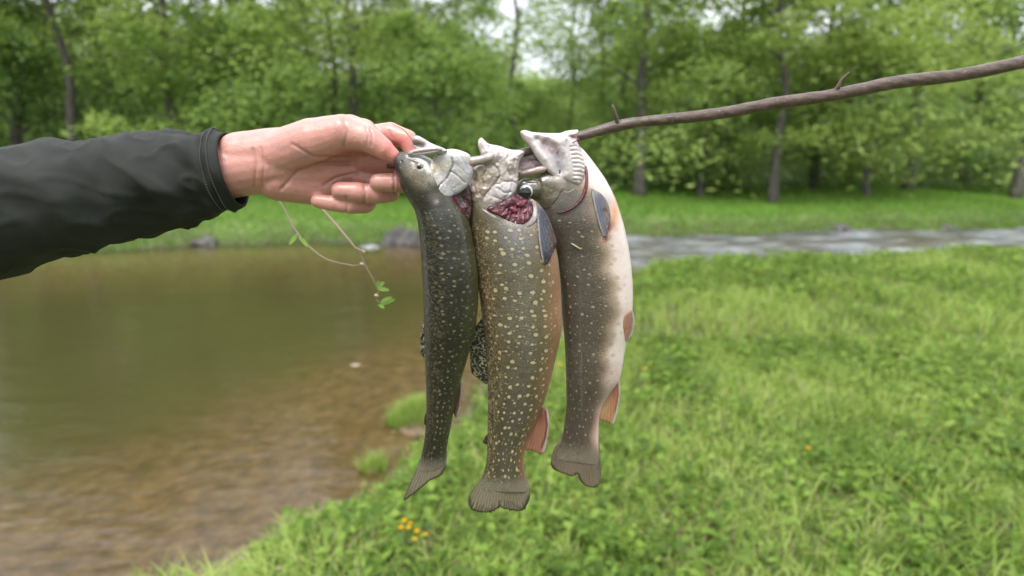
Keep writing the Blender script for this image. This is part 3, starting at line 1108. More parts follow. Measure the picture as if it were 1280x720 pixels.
def tintL(g, s, P):
    c = np.array([1.1, 1.0, .8]) * .5 * grad(g + .03 * np.sin(s * 40), [(0, (.012, .011, .008)), (.3, (.020, .019, .014)), (.5, (.036, .036, .026)), (.66, (.075, .082, .036)), (.80, (.17, .18, .085)), (.92, (.32, .31, .2)), (1, (.5, .48, .4))])
    return to_tail(c, P, 565, 22, (.185, .16, .125))


def spotL(g, s, P):
    return smooth((P[:, 1] - 246) / 18) * (1 - .3 * smooth((g - .6) / .2)) * (1 - smooth((P[:, 1] - 572) / 14))


BL = body_loft(ringsL, YL, 1.0, .55, M_skinL, eL, tintL,
               blobs=[(519, 214, 14, 13, (.16, .135, .085), .9), (530, 226, 13, 14, (.15, .115, .075), .95), (500, 197, 10, 7, (.11, .09, .08), .8), (543, 215, 9, 14, (.35, .31, .24), .9),
                      (497, 225, 6, 30, (.022, .022, .02), .8), (548, 245, 9, 8, (.12, .095, .07), .7), (525, 243, 14, 8, (.03, .028, .022), .6), (549, 250, 3, 3, (.33, .31, .27), .7)] + [(float(a), float(b), float(c), float(c) * .8, (.014, .012, .009) if q > .35 else (.22, .18, .12), .6) for a, b, c, q in zip(rng.uniform(496, 552, 70), rng.uniform(194, 256, 70), rng.uniform(.8, 1.9, 70), rng.uniform(0, 1, 70))],
               strokes=[([(513, 195), (523, 197), (534, 204), (540, 214)], 2.6, (.75, .74, .74), 1.0), ([(540, 228), (547, 238)], 2, (.05, .04, .03), .6), ([(501, 200), (504, 203), (507, 201)], 1.2, (.03, .03, .03), .8)],
               spotty=spotL, dents=[([(513, 197), (536, 206), (541, 216)], 1.5, -1.6), ([(528, 208), (528.5, 208.5)], 5, 1.2), ([(504.5, 201.5), (505.5, 202.5)], 1.3, 1.5)])
eye(eL, 527.8, 208.4, 4.6, YL, float(frontz(BL, np.array([[527.8, 208.4]]))[0]) - .6, .55)
puff('gill_cover', [(540, 203), (545, 194), (552, 189), (560, 186.5), (570, 186.5), (580, 189.5), (588, 194), (591, 203), (592, 216), (588.5, 227), (582, 236), (572, 242.5), (561, 246), (552, 245), (546.5, 237), (542, 225), (539.5, 213)],
     M_white, eL, YL, T=6, R=15, Tb=3, body=BL, follow=.6, zoff=4.5, base=(.44, .415, .42),
     blobs=[(547, 208, 9, 12, (.36, .29, .18), .9), (560, 207, 7, 8, (.52, .47, .36), .6), (575, 235, 14, 5, (.50, .50, .52), .7), (571, 224, 7, 6, (.46, .44, .44), .6), (548, 232, 6, 9, (.40, .34, .27), .7), (572, 192, 16, 5, (.68, .68, .70), .8), (585, 222, 5, 10, (.40, .39, .42), .5)],
     strokes=[([(566, 198), (567.5, 206), (564, 214), (560, 222), (551.5, 232)], 1.0, (.13, .12, .12), .8), ([(564, 214), (570, 217), (577, 223), (582, 228)], .9, (.2, .19, .2), .7),
              ([(577, 196), (583, 206), (586, 214)], .8, (.36, .36, .4), .6), ([(569, 204), (578, 211), (586, 219)], .8, (.36, .36, .4), .5), ([(556, 240), (566, 236), (576, 230)], .9, (.4, .39, .4), .5)],
     grooves=[([(566, 198), (567.5, 206), (564, 214), (560, 222), (551.5, 232)], 1.2, 1.7), ([(564, 214), (570, 217), (577, 223), (582, 228)], 1.0, 1.1), ([(577, 196), (583, 206), (586, 214)], 1.2, .5),
              ([(569, 204), (578, 211), (586, 219)], 1.2, .4), ([(556, 240), (566, 236), (576, 230)], 1.2, .4), ([(553, 195), (549, 205), (547, 216)], 2, 1.0)], noise_amp=.7, sp=1.0)
puff('lower_jaw', [(516, 174), (519, 170.5), (524, 170), (531, 173.5), (539, 178.5), (547, 182), (555, 185), (560, 189), (552, 193), (541, 191), (530, 188.5), (521, 186), (517.5, 180)],
     M_white, eL, YL, T=5, R=7, zoff=9, base=(.46, .42, .41), blobs=[(518, 172, 5, 3, (.22, .17, .16), .8), (524, 180, 8, 5, (.20, .12, .11), .95), (545, 183, 9, 4, (.55, .52, .52), .7)],
     grooves=[([(519, 181), (530, 182.5)], 3.0, 4.5)], noise_amp=1, sp=1.1)
puff('upper_jaw', [(511, 193), (517, 188), (526, 185), (537, 183.5), (548, 183), (554.5, 185.5), (554, 189), (547, 192), (538, 193.5), (528, 194.5), (518, 195.5)],
     M_white, eL, YL, T=4.5, R=4.5, zoff=15, base=(.40, .335, .325), blobs=[(514, 192, 5, 4, (.2, .15, .14), .8), (545, 187, 7, 3, (.46, .41, .42), .7)],
     strokes=[([(520, 192), (535, 190), (550, 188)], .9, (.25, .18, .18), .6)], grooves=[([(520, 192), (535, 190), (550, 188)], 1.1, 1.2)], sp=1.0)
puff('gill_opening', [(549, 243), (560, 243), (572, 239), (581, 232), (587, 232), (590, 246), (590, 262), (587, 275), (580, 271), (571, 264), (561, 256), (553, 249)],
     M_gill, eL, YL, T=2.2, R=4, Tb=1, body=BL, follow=.75, zoff=1.0, base=(.055, .012, .018), blobs=[(562, 250, 8, 4, (.14, .03, .045), .7), (575, 262, 8, 4, (.11, .025, .03), .6), (582, 246, 6, 8, (.02, .008, .01), .8)], noise_amp=2.5, sp=1.2)
finroot = (540, 560)
puff('tail_fin', [(526, 573), (521.5, 584), (515.5, 597), (510.5, 608), (505.5, 622.5), (515, 617), (528, 607), (539, 598.5), (551.5, 593), (557, 583), (558.6, 572), (558, 562), (550, 566), (538, 572)],
     M_fin, eL, YL, T=.9, R=3, base=(.27, .235, .165), blobs=[(545, 585, 12, 9, (.26, .22, .15), .7), (511, 612, 6, 10, (.26, .18, .13), .5)],
     strokes=[([(526, 573), (515, 597), (505.5, 622)], 1.6, (.04, .035, .03), .8), ([(516, 616.5), (528, 607), (539, 598.5), (551, 593), (557, 583)], 1.8, (.05, .045, .04), .8)],
     rays=(545, 545, 110), bendf=lambda P: 5 * smooth((P[:, 1] - 570) / 50), sp=1.4, edgef=ragged(1.6, lambda o: (o[:, 1] > 590) * 1.0, 2))
puff('dorsal_fin', [(531, 398), (528, 408), (525.8, 424), (526, 440), (529, 446), (534, 444), (536, 420)], M_finmarb, eL, YL, T=1.5, R=2, zoff=4, rays=(560, 390, 50), base=(.05, .05, .04), sp=1.4)
puff('anal_fin', [(573, 484), (577.5, 478), (577.5, 492), (575.5, 508), (572, 520.5), (567.5, 518), (568.5, 503)], M_fin, eL, YL, T=1.3, R=2, zoff=0, rays=(575, 470, 50),
     base=(.14, .07, .045), strokes=[([(577.5, 478), (577.5, 492), (575.5, 508), (572, 520)], 1.3, (.62, .60, .56), 1.0)], sp=1.1)
puff('adipose_fin', [(532.5, 516), (530.5, 523), (531, 530), (534, 528), (535, 518)], M_fin, eL, YL, T=1.3, R=1.5, zoff=2, rays=(560, 510, 20), base=(.05, .045, .035), sp=1.1)

# =================================================================== middle trout
YM = .458
eM = empty('trout', tuple(W(650, 400, YM)))
tag(eM, 'broad middle trout with bold yellow spots and crimson gills below its crumpled head', 'trout', 'trout threaded on the stick')
ringsM = [(596, 224, 630, 219), (587, 238, 638, 234), (583.5, 252, 652, 249), (584.5, 265, 671, 263), (587, 282, 681, 275), (589.5, 300, 692, 298), (593, 325, 697.5, 324), (596.5, 350, 700.5, 350), (600, 375, 702, 375),
          (603, 400, 702.5, 400), (606, 425, 699.5, 425), (608, 450, 694, 450), (609.3, 475, 688.5, 475), (609.8, 500, 681, 500), (609.6, 525, 671, 527), (609, 550, 659.5, 552), (608.5, 572, 654.8, 574), (605.5, 587, 656, 590), (599.5, 601, 659, 603), (593, 613, 661, 615)]


def tintM(g, s, P):
    c = grad(g + .02 * np.sin(s * 30 + 1), [(0, (.03, .026, .017)), (.14, (.058, .046, .028)), (.27, (.10, .076, .044)), (.42, (.128, .118, .095)), (.56, (.155, .153, .145)), (.68, (.145, .132, .095)), (.78, (.23, .16, .105)), (.88, (.36, .20, .13)), (1, (.62, .5, .42))])
    dk = (1 - .40 * smooth((s - .45) / .35))[:, None] * np.array([1, .985, .90])
    return to_tail(c * dk * .78 * np.array([1.10, .99, .86]), P, 588, 22, (.205, .175, .135))


def spotM(g, s, P):
    return smooth((P[:, 1] - 266) / 20) * (1 - smooth((P[:, 1] - 592) / 16))


BM = body_loft(ringsM, YM, .62, -.10, M_skinM, eM, tintM,
               blobs=[(650, 268, 24, 16, (.52, .46, .46), .75), (590, 270, 8, 16, (.10, .085, .055), .7), (650, 300, 22, 22, (.22, .22, .26), .45), (612, 365, 9, 22, (.16, .085, .04), .5)],
               spotty=spotM, dents=[([(620, 300), (650, 430), (640, 560)], 1.4, .5), ([(640, 262), (655, 262)], 9, 7)])
puff('gill_membrane', [(602, 258), (612, 262), (626, 266), (642, 262), (658, 248), (668, 250), (672, 262), (670, 273), (663, 281), (652, 283), (638, 281), (624, 275.5), (611, 268)],
     M_white, eM, YM, T=2.6, R=4, Tb=3, body=BM, follow=.55, zoff=9.6, base=(.30, .245, .24), blobs=[(620, 272, 10, 5, (.44, .38, .36), .6), (668, 262, 4, 10, (.6, .53, .52), .8)],
     strokes=[([(610, 268), (630, 280), (650, 285), (666, 280)], 1.6, (.38, .33, .31), .6)], noise_amp=1, sp=1.2)
puff('gills', [(610, 258), (622, 252), (634, 246), (643, 240), (650, 243), (658, 246), (665, 253), (666.5, 263), (662, 272), (654, 277.5), (645, 277), (635, 273.5), (624, 267.5), (613, 262.5)],
     M_gill, eM, YM, T=3.2, R=4, Tb=1, body=BM, follow=.55, zoff=11.5, base=(.065, .005, .013), blobs=[(648, 266, 8, 6, (.17, .02, .045), .7), (657, 245, 8, 6, (.05, .008, .015), .9), (625, 262, 7, 5, (.22, .03, .05), .5), (637, 257, 6, 4, (.05, .01, .02), .8)],
     strokes=[([(640 + i * 4.6, 258), (634 + i * 6.5, 276 - abs(i - 3) * 1.6)], .6, (.24, .05, .075), .6) for i in range(-1, 6)],
     grooves=[([(637.5 + i * 4.6, 258), (631 + i * 6.5, 276)], 1.0, 1.6) for i in range(-1, 6)], noise_amp=2.5, sp=1.0)
gl = bpy.data.objects['gills']
for (gx0, gy0, ra, rb, rot, zz) in ((652, 252.5, 8, 4.4, -.35, 6.5), (642, 260, 6.2, 4.0, .5, 6.5), (631, 264.5, 6.4, 3.6, -.5, 5.5), (646, 268, 5, 3, .3, 4.5), (656, 262, 5, 2.8, -.8, 4.5), (643, 248, 4, 3, .9, 5.5)):
    th = np.linspace(0, 2 * np.pi, 9)[:-1]
    olp = [(gx0 + ra * math.cos(a) * math.cos(rot) - rb * math.sin(a) * math.sin(rot), gy0 + ra * math.cos(a) * math.sin(rot) + rb * math.sin(a) * math.cos(rot)) for a in th]
    puff('gill_lobe', olp, M_gill, gl, YM, T=3.2, R=4, body=BM, follow=.55, zoff=zz + 7.5, base=(.13, .012, .028), blobs=[(gx0, gy0 - 1, ra * .6, rb * .6, (.24, .045, .07), .7)], noise_amp=1.2, sp=1.1, seed=gx0)
puff('crumpled_head', [(597.5, 182), (598.5, 175), (602.5, 172.3), (607, 176), (612, 180), (625, 182.5), (637, 186.5), (646, 187.5), (655, 189), (654, 195), (649.5, 202), (648, 212), (648, 227), (644.5, 238), (638, 246), (630, 253), (618, 259.5), (606, 261),
                       (594, 256), (585, 246), (582.5, 237), (587, 228), (591, 220), (591, 211), (597, 206), (601, 200), (600.5, 191)],
     M_head, eM, YM, T=13, R=21, Tb=8, zoff=8, base=(.50, .42, .395),
     blobs=[(603, 185, 6, 12, (.66, .60, .56), .9), (620, 192, 15, 9, (.58, .50, .51), .9), (640, 195, 14, 9, (.66, .58, .58), .9), (600, 222, 14, 18, (.28, .20, .125), .95), (590, 244, 10, 12, (.16, .115, .07), .95), (607, 214, 8, 8, (.46, .37, .27), .7),
            (636, 215, 10, 16, (.46, .39, .37), .8), (632, 240, 13, 10, (.42, .37, .39), .8), (605, 254, 14, 6, (.24, .17, .12), .75), (622, 208, 7, 8, (.26, .22, .19), .6), (606, 243, 7, 7, (.50, .38, .26), .6), (614, 232, 7, 6, (.30, .25, .20), .6)],
     strokes=[([(617, 205), (624, 212), (625, 220), (619, 229), (608, 241), (602, 250)], .9, (.13, .095, .075), .7), ([(593, 212), (597, 220), (594, 231), (598, 243)], .9, (.14, .10, .07), .7), ([(619, 229), (630, 225), (645, 228)], .8, (.2, .16, .15), .6),
              ([(634, 196), (633, 208), (638, 220)], .8, (.25, .19, .19), .5), ([(601, 240), (606, 248), (616, 254)], .8, (.14, .10, .07), .6), ([(643, 200), (641, 212), (645, 222)], .8, (.3, .23, .23), .5), ([(608, 212), (603, 222), (606, 232)], .8, (.16, .11, .08), .6)],
     grooves=[([(617, 205), (624, 212), (625, 220), (619, 229), (608, 241), (602, 250)], 1.3, 1.9), ([(593, 212), (597, 220), (594, 231), (598, 243)], 1.3, 1.6), ([(634, 196), (633, 208), (638, 220)], 1.4, 1.5),
              ([(601, 240), (606, 248), (616, 254)], 1.5, 1.6), ([(643, 200), (641, 212), (645, 222)], 1.4, 1.5), ([(608, 212), (603, 222), (606, 232)], 1.5, 1.6), ([(612, 184), (616, 196)], 2, 1.6), ([(601, 205), (612, 207), (622, 203)], 2, 2.2)],
     noise_amp=2.6, sp=1.0, seed=4)
puff('gill_cover', [(618, 230), (626, 225.5), (636, 223.5), (645, 226.5), (646, 234), (642, 243), (635, 249.5), (627, 255), (617, 259.5), (607, 261), (600, 258), (602, 250), (609, 241)],
     M_head, eM, YM, T=5, R=9, zoff=19, base=(.52, .45, .45), bendf=lambda P: -.012 * ((P[:, 0] - 622) ** 2 + (P[:, 1] - 240) ** 2) * .7, blobs=[(634, 238, 9, 8, (.50, .46, .49), .8), (606, 255, 10, 6, (.30, .22, .16), .8), (620, 236, 6, 4, (.40, .33, .28), .6)],
     strokes=[([(622, 234), (631, 240), (638, 239)], .8, (.28, .26, .32), .6), ([(616, 244), (627, 248)], .8, (.25, .2, .2), .5), ([(640, 230), (637, 240), (629, 249)], .8, (.3, .26, .28), .5), ([(612, 250), (620, 243), (628, 232)], .7, (.3, .24, .22), .5)],
     grooves=[([(622, 234), (631, 240), (638, 239)], 1.3, 1.3), ([(616, 244), (627, 248)], 1.3, 1.0), ([(640, 230), (637, 240), (629, 249)], 1.2, 1.0)], noise_amp=1.1, sp=1.0, seed=8)
puff('upper_jaw', [(586, 201.5), (588.5, 197), (595, 196), (604, 194), (611, 191), (617, 191), (619, 196), (615, 202), (606, 205), (597, 207), (590, 208.5), (586.5, 206)],
     M_white, eM, YM, T=5, R=6, zoff=22, base=(.36, .29, .26), blobs=[(614, 195, 6, 5, (.58, .50, .47), .8), (588, 203, 4, 4, (.24, .17, .15), .7)], strokes=[([(590, 206.5), (605, 204), (616, 200)], 1.2, (.2, .14, .12), .7)], noise_amp=.6, sp=1.0)
puff('pectoral_fin', [(668, 252), (675, 256), (681, 264), (686, 273), (690.5, 284), (694, 294), (696, 304), (690, 312), (685, 322), (680, 326), (677, 323), (674.5, 312), (672.5, 298), (671.5, 284), (670.5, 268), (665, 258)],
     M_fin, eM, YM, T=1.6, R=3, Tb=1.5, body=BM, follow=.9, zoff=5, base=(.155, .16, .20), rays=(666, 240, 90),
     blobs=[(690, 298, 5, 16, (.26, .14, .08), .8), (681, 318, 7, 9, (.05, .04, .035), .85), (672, 258, 6, 8, (.42, .40, .42), .9), (686, 280, 4, 12, (.24, .23, .22), .6)],
     strokes=[([(670.5, 266), (671.8, 284), (673, 300), (677, 324)], 1.3, (.66, .66, .68), 1.0), ([(686, 311), (694, 303)], .9, (.03, .02, .02), .7)], sp=1.1)
puff('dorsal_fin', [(606, 399), (599, 402), (593, 411), (588.5, 426), (587, 440), (587.5, 455), (589.5, 467), (595, 472), (602, 477.5), (608, 481), (612, 470), (611, 440)], M_finmarb, eM, YM, T=1.6, R=2.5, zoff=-2, base=(.04, .04, .03),
     rays=(630, 380, 60), sp=1.4, edgef=ragged(2.5, lambda o: (o[:, 1] > 440) * (o[:, 0] < 606) * 1.0, 5))
puff('adipose_fin', [(610, 543), (607, 545), (605, 549), (603.5, 553), (607, 555), (611, 556), (613, 549)], M_fin, eM, YM, T=1.6, R=2, zoff=0, base=(.06, .045, .03), rays=(620, 540, 20), sp=1.0)
puff('anal_fin', [(677, 511), (683, 509), (686, 518), (687, 530), (685, 546), (681, 562), (677, 567), (671, 565), (663, 562), (657, 562), (659, 546), (668, 528)],
     M_fin, eM, YM, T=1.7, R=3, zoff=1, base=(.42, .20, .13), rays=(676, 490, 110), blobs=[(664, 550, 7, 12, (.33, .15, .11), .7), (676, 520, 5, 10, (.2, .06, .05), .6)],
     strokes=[([(684.5, 509), (687, 530), (685, 546), (679, 566)], 1.7, (.78, .76, .74), 1.0), ([(681.5, 513), (683.5, 530), (681, 546), (676.5, 558)], 1.0, (.03, .015, .012), .8)], sp=1.1)
puff('tail_fin', [(611, 578), (606, 590), (600, 600), (592, 610), (586.5, 620), (585.5, 629), (589, 637), (597, 639), (607, 639), (616, 638), (624, 634.5), (632, 637.5), (643, 640), (653, 639), (659, 631), (662.5, 620), (662, 609), (658.5, 598), (656, 588), (655, 578), (634, 572)],
     M_fin, eM, YM, T=1.0, R=3, base=(.30, .26, .18), rays=(633, 530, 170), blobs=[(612, 625, 16, 9, (.30, .25, .19), .6), (645, 625, 13, 9, (.29, .23, .17), .6)],
     strokes=[([(586, 622), (589, 637), (607, 640), (624, 636), (643, 641), (654, 639), (662, 620)], 2.6, (.05, .04, .035), .85), ([(607, 590), (592, 609), (586, 620)], 2.0, (.05, .04, .03), .8), ([(624, 636), (624.5, 626)], 1.2, (.04, .03, .03), .8)] +
             [([(x_, 640 - .5 * abs(x_ - 624) * .12), (x_ + (624 - x_) * .10, 631 - q_)], .55, (.035, .03, .022), .75) for x_, q_ in zip(np.linspace(589, 659, 26), rng.uniform(-3, 6, 26))] +
             [([(x_, 596), (x_ - (634 - x_) * .12, 606 + q_)], .6, (.05, .042, .028), .6) for x_, q_ in zip(np.linspace(606, 656, 22), rng.uniform(-2, 9, 22))],
     sp=1.2, bendf=lambda P: 3 * np.sin((P[:, 0] - 590) * .09) * smooth((P[:, 1] - 590) / 40), edgef=ragged(3.8, lambda o: (o[:, 1] > 628) * 1.0, 7, 4.5))

# =================================================================== right trout
YR = .474
eR = empty('trout', tuple(W(745, 400, YR)))
tag(eR, 'grey rightmost trout with a wide open white mouth and white belly', 'trout', 'trout threaded on the stick')
ringsR = [(688, 196, 719, 178), (684, 212, 731, 189), (680, 229, 745, 207), (675, 244, 758, 226), (672, 260, 769, 248), (674, 276, 777, 272), (682, 292, 782, 291), (693, 315, 786.5, 315), (697, 340, 789.5, 340), (700.5, 365, 790.8, 365), (702.5, 390, 790, 390), (704.5, 412, 786.5, 412),
          (706, 432, 781.5, 434), (707, 452, 778.3, 455), (707.6, 470, 774, 474), (707.9, 488, 762, 492), (708, 505, 752.5, 509), (706.5, 522, 748.8, 526), (704, 540, 748, 544), (701, 552, 748.3, 557), (696, 563, 749.3, 570), (692.5, 574, 750, 582)]


def tintR(g, s, P):
    gg = g + .025 * np.sin(s * 22) + .02 * np.sin(s * 71)
    c = grad(gg, [(0, (.045, .037, .025)), (.2, (.068, .057, .042)), (.42, (.105, .093, .082)), (.56, (.12, .105, .090)), (.64, (.20, .168, .128)), (.71, (.42, .35, .28)), (.77, (.68, .62, .60)), (1, (.76, .73, .73))])
    late = smooth((s - .60) / .25)[:, None]
    c2 = grad(gg, [(0, (.05, .042, .03)), (.55, (.085, .07, .06)), (.76, (.11, .085, .075)), (.88, (.38, .28, .24)), (1, (.62, .5, .46))])
    return to_tail((c * (1 - late) + c2 * late) * np.interp(gg, [.6, .8], [.70, .98])[:, None] * np.array([1.09, .98, .92]), P, 546, 26, (.19, .155, .125))


def spotR(g, s, P):
    return smooth((P[:, 1] - 262) / 12) * (1 - smooth((P[:, 1] - 548) / 16))


BR = body_loft(ringsR, YR, .62, -.26, M_skinR, eR, tintR,
               blobs=[(766, 263, 8, 20, (.62, .26, .07), .9), (755, 252, 9, 12, (.30, .25, .27), .7), (757, 283, 4, 9, (.14, .02, .02), .95), (753, 295, 5, 4, (.42, .06, .03), .9), (761, 277, 5, 9, (.40, .11, .05), .7), (779, 395, 4, 14, (.62, .28, .17), .6),
                      (762, 470, 10, 14, (.62, .45, .40), .6), (735, 205, 6, 12, (.72, .62, .62), .5), (700, 262, 12, 8, (.05, .043, .033), .6), (749, 288, 2.5, 7, (.5, .42, .38), .7)],
               strokes=[([(722, 330), (724, 420), (727, 520)], .7, (.22, .2, .18), .35)],
               spotty=spotR, dents=[([(752, 262), (757, 284)], 3.2, 2.4), ([(722, 330), (724, 420), (727, 520)], 1.2, .4)])
puff('cheek', [(668, 222), (676, 218), (690, 217), (703, 219), (712, 223), (719, 231), (722, 241), (719, 250), (711, 257), (700, 262), (690, 264), (679, 260), (671, 251), (663, 250), (655, 252), (647, 246), (645, 232), (651, 224), (660, 223)],
     M_head, eR, YR, T=9, R=17, Tb=6, zoff=16, base=(.115, .098, .065),
     blobs=[(681, 232, 8, 8, (.15, .125, .055), .8), (672, 243, 8, 10, (.05, .048, .034), .8), (700, 235, 10, 8, (.22, .175, .13), .8), (711, 247, 9, 8, (.24, .19, .16), .8), (697, 223, 16, 5, (.42, .36, .33), .85), (690, 256, 14, 6, (.115, .085, .07), .7), (660, 228, 8, 4, (.10, .085, .07), .7), (658, 246, 9, 4, (.035, .03, .025), .8)],
     strokes=[([(700, 240), (697, 247), (690, 254)], 1.0, (.05, .035, .03), .8), ([(703, 237), (710, 243), (714, 252)], 1.0, (.06, .045, .04), .8), ([(673, 236), (679, 229), (687, 231), (684, 238)], .9, (.07, .06, .03), .5), ([(697, 250), (706, 252), (713, 250)], .8, (.07, .05, .04), .6), ([(692, 262), (704, 259.5), (714, 253)], 1.2, (.3, .25, .22), .5)],
     grooves=[([(700, 240), (697, 247), (690, 254)], 1.5, 1.8), ([(703, 237), (710, 243), (714, 252)], 1.5, 1.8), ([(660, 226), (672, 226)], 1.6, 1.4), ([(672, 222), (676, 240), (672, 252)], 2.2, 1.6)], noise_amp=.9, sp=1.0, seed=2)
eye(eR, 657.0, 237.5, 8.4, YR, 35, .90, (-1.3, -1.3), M_irisR)
puff('mouth_lining', [(652, 190), (663, 184), (676, 196), (684, 206), (684, 216), (666, 219), (650, 217), (648, 208)], M_white, eR, YR, T=2.5, R=5, zoff=6, base=(.23, .165, .17), blobs=[(656, 192, 8, 6, (.09, .06, .05), .9), (668, 206, 12, 6, (.33, .27, .29), .7)],
     strokes=[([(650, 203), (664, 199), (676, 200)], 1.2, (.12, .08, .08), .6)], noise_amp=2, sp=1.2)
puff('upper_jaw', [(647.5, 213.5), (655, 212), (665, 209.5), (674, 207), (681, 208), (683, 212), (677, 216), (667, 218.5), (656, 220.5), (648, 220.5)],
     M_white, eR, YR, T=4.5, R=5, zoff=21, base=(.34, .24, .20), blobs=[(676, 212, 8, 4, (.46, .37, .34), .6), (650, 216, 5, 4, (.24, .16, .13), .6)], strokes=[([(648, 218.5), (662, 216.5), (676, 213.5)], 1.0, (.20, .12, .10), .6)], noise_amp=.6, sp=1.0)
puff('lower_jaw', [(650, 168), (651, 164.5), (657, 163.5), (667, 166), (683, 167), (698, 167), (706, 164.5), (714, 163.5), (720.5, 163.3), (721, 168), (719, 175), (722.5, 184), (727, 196), (729, 208), (727.5, 222), (722, 232), (712, 229), (703, 224), (692, 221), (683, 214), (676, 206), (669, 196), (662, 185), (654, 176)],
     M_white, eR, YR, T=11, R=13, Tb=6, zoff=17, base=(.66, .595, .60), bendf=lambda P: .06 * (P[:, 0] - 690),
     blobs=[(692, 196, 7, 14, (.50, .44, .52), .9), (681, 182, 9, 7, (.42, .31, .36), .9), (692, 186, 7, 6, (.48, .32, .36), .8), (698, 208, 5, 9, (.52, .50, .60), .8), (652, 167, 3, 4, (.34, .25, .19), .8), (712, 228, 10, 6, (.45, .36, .33), .6), (713, 172, 4, 3.5, (.30, .10, .11), .9), (723, 222, 4, 12, (.60, .42, .43), .6)],
     strokes=[([(668, 173), (680, 176), (691, 181), (697, 190)], 1.2, (.40, .25, .28), .7), ([(651, 168), (657, 178), (662, 185)], 1.2, (.38, .28, .20), .9)] +
             [([(710 + i * .9 - (i > 5) * (i - 5) * .9, 184 + i * 5.0), (718 + i * .8 - (i > 5) * (i - 5) * .8, 183 + i * 5.2), (724.5 + i * .5 - (i > 5) * (i - 5) * 1.2, 186 + i * 5.0)], .8, (.44, .36, .36), .65) for i in range(9)],
     grooves=[([(672, 175), (680, 184), (688, 194), (694, 206), (697, 216)], 5.5, 8.5), ([(682, 178), (692, 186), (699, 200), (700, 212)], 4.5, 5.5), ([(706, 178), (704, 195), (706, 214)], 2.2, 1.4), ([(710, 172), (716, 173)], 2.6, 3.0)] +
             [([(710 + i * .9 - (i > 5) * (i - 5) * .9, 184 + i * 5.0), (718 + i * .8 - (i > 5) * (i - 5) * .8, 183 + i * 5.2), (724.5 + i * .5 - (i > 5) * (i - 5) * 1.2, 186 + i * 5.0)], 1.1, 1.0) for i in range(9)],
     noise_amp=.8, sp=.9, seed=6)
puff('gill_slit', [(728, 206), (731.5, 209), (732.5, 218), (731.5, 231), (728, 242), (722.5, 250.5), (715, 257), (706, 262), (698, 264), (693, 263), (701, 261), (711, 256.5), (719, 249.5), (724.5, 240), (728, 228), (729, 216)],
     M_gill, eR, YR, T=1.6, R=2.5, zoff=1.8, body=BR, follow=1.0, base=(.085, .006, .012), blobs=[(728, 232, 5, 10, (.14, .01, .02), .8), (729, 212, 3, 5, (.42, .14, .15), .8)], noise_amp=1, sp=.9)
puff('pectoral_fin', [(735.5, 236), (741, 237), (748, 241), (754, 249), (758, 260), (758.5, 271), (756.5, 281), (753.5, 292), (749.5, 291.5), (746, 283), (742.5, 272), (739, 258)],
     M_fin, eR, YR, T=1.5, R=3, Tb=1, body=BR, follow=1.0, zoff=2.6, base=(.25, .25, .31), rays=(737, 220, 80), blobs=[(755, 262, 5, 16, (.42, .28, .20), .8), (745, 262, 4, 14, (.19, .19, .25), .7), (740, 240, 5, 5, (.5, .47, .48), .8), (753, 285, 4, 7, (.28, .18, .16), .7)],
     strokes=[([(736, 238), (739, 256), (742.5, 271), (749, 290)], 1.1, (.72, .72, .74), 1.0)], sp=1.0)
puff('pelvic_fin', [(776, 391), (781, 386), (787, 385), (791, 390), (792.5, 400), (791.5, 410), (788, 419), (783, 424.5), (780, 423), (777.5, 412), (775, 401)],
     M_fin, eR, YR, T=1.8, R=3, body=BR, follow=.8, zoff=3, base=(.56, .36, .28), rays=(780, 370, 70), blobs=[(779, 408, 3, 12, (.60, .25, .12), .8), (785, 400, 4, 12, (.50, .34, .28), .6)],
     strokes=[([(789, 386), (792.5, 400), (790, 414), (783, 424)], 1.4, (.78, .74, .72), 1.0), ([(782, 390), (784, 405), (783, 420)], .8, (.5, .25, .16), .6)], sp=1.0)
puff('anal_fin', [(766, 476), (773, 471.5), (775, 482), (774.8, 494), (773, 507), (770, 520), (766, 530), (759, 527), (750, 524), (747, 515), (751, 500)],
     M_fin, eR, YR, T=1.8, R=3, zoff=1, base=(.50, .28, .155), rays=(768, 455, 110), blobs=[(755, 512, 7, 10, (.52, .36, .20), .7), (768, 490, 4, 14, (.42, .16, .13), .7)],
     strokes=[([(774, 472), (775, 492), (772.5, 508), (766.5, 529)], 1.7, (.78, .72, .72), 1.0), ([(771.5, 480), (772, 495), (768, 514)], .9, (.10, .03, .03), .6)], sp=1.0)
puff('tail_fin', [(704, 541), (700, 550), (694, 558), (690.5, 567), (688.5, 578), (691, 586), (699, 590), (708, 593), (716, 595.5), (722, 592.5), (724.5, 600), (731, 606.5), (740, 609.5), (748, 607), (751, 596), (751, 582), (749.5, 568), (748.5, 552), (740, 545), (722, 542)],
     M_fin, eR, YR, T=1.0, R=3, base=(.27, .215, .155), rays=(728, 500, 170), blobs=[(735, 590, 10, 14, (.22, .18, .12), .7), (700, 575, 8, 10, (.23, .18, .14), .6), (749, 575, 3, 18, (.14, .10, .12), .7)],
     strokes=[([(689, 580), (699, 591), (716, 596), (722, 593), (731, 607), (740, 610), (749, 606)], 1.6, (.07, .05, .05), .8), ([(720, 592), (723, 594)], 2, (.02, .015, .01), .8)], sp=1.3, edgef=ragged(1.2, lambda o: (o[:, 1] > 586) * 1.0, 3))

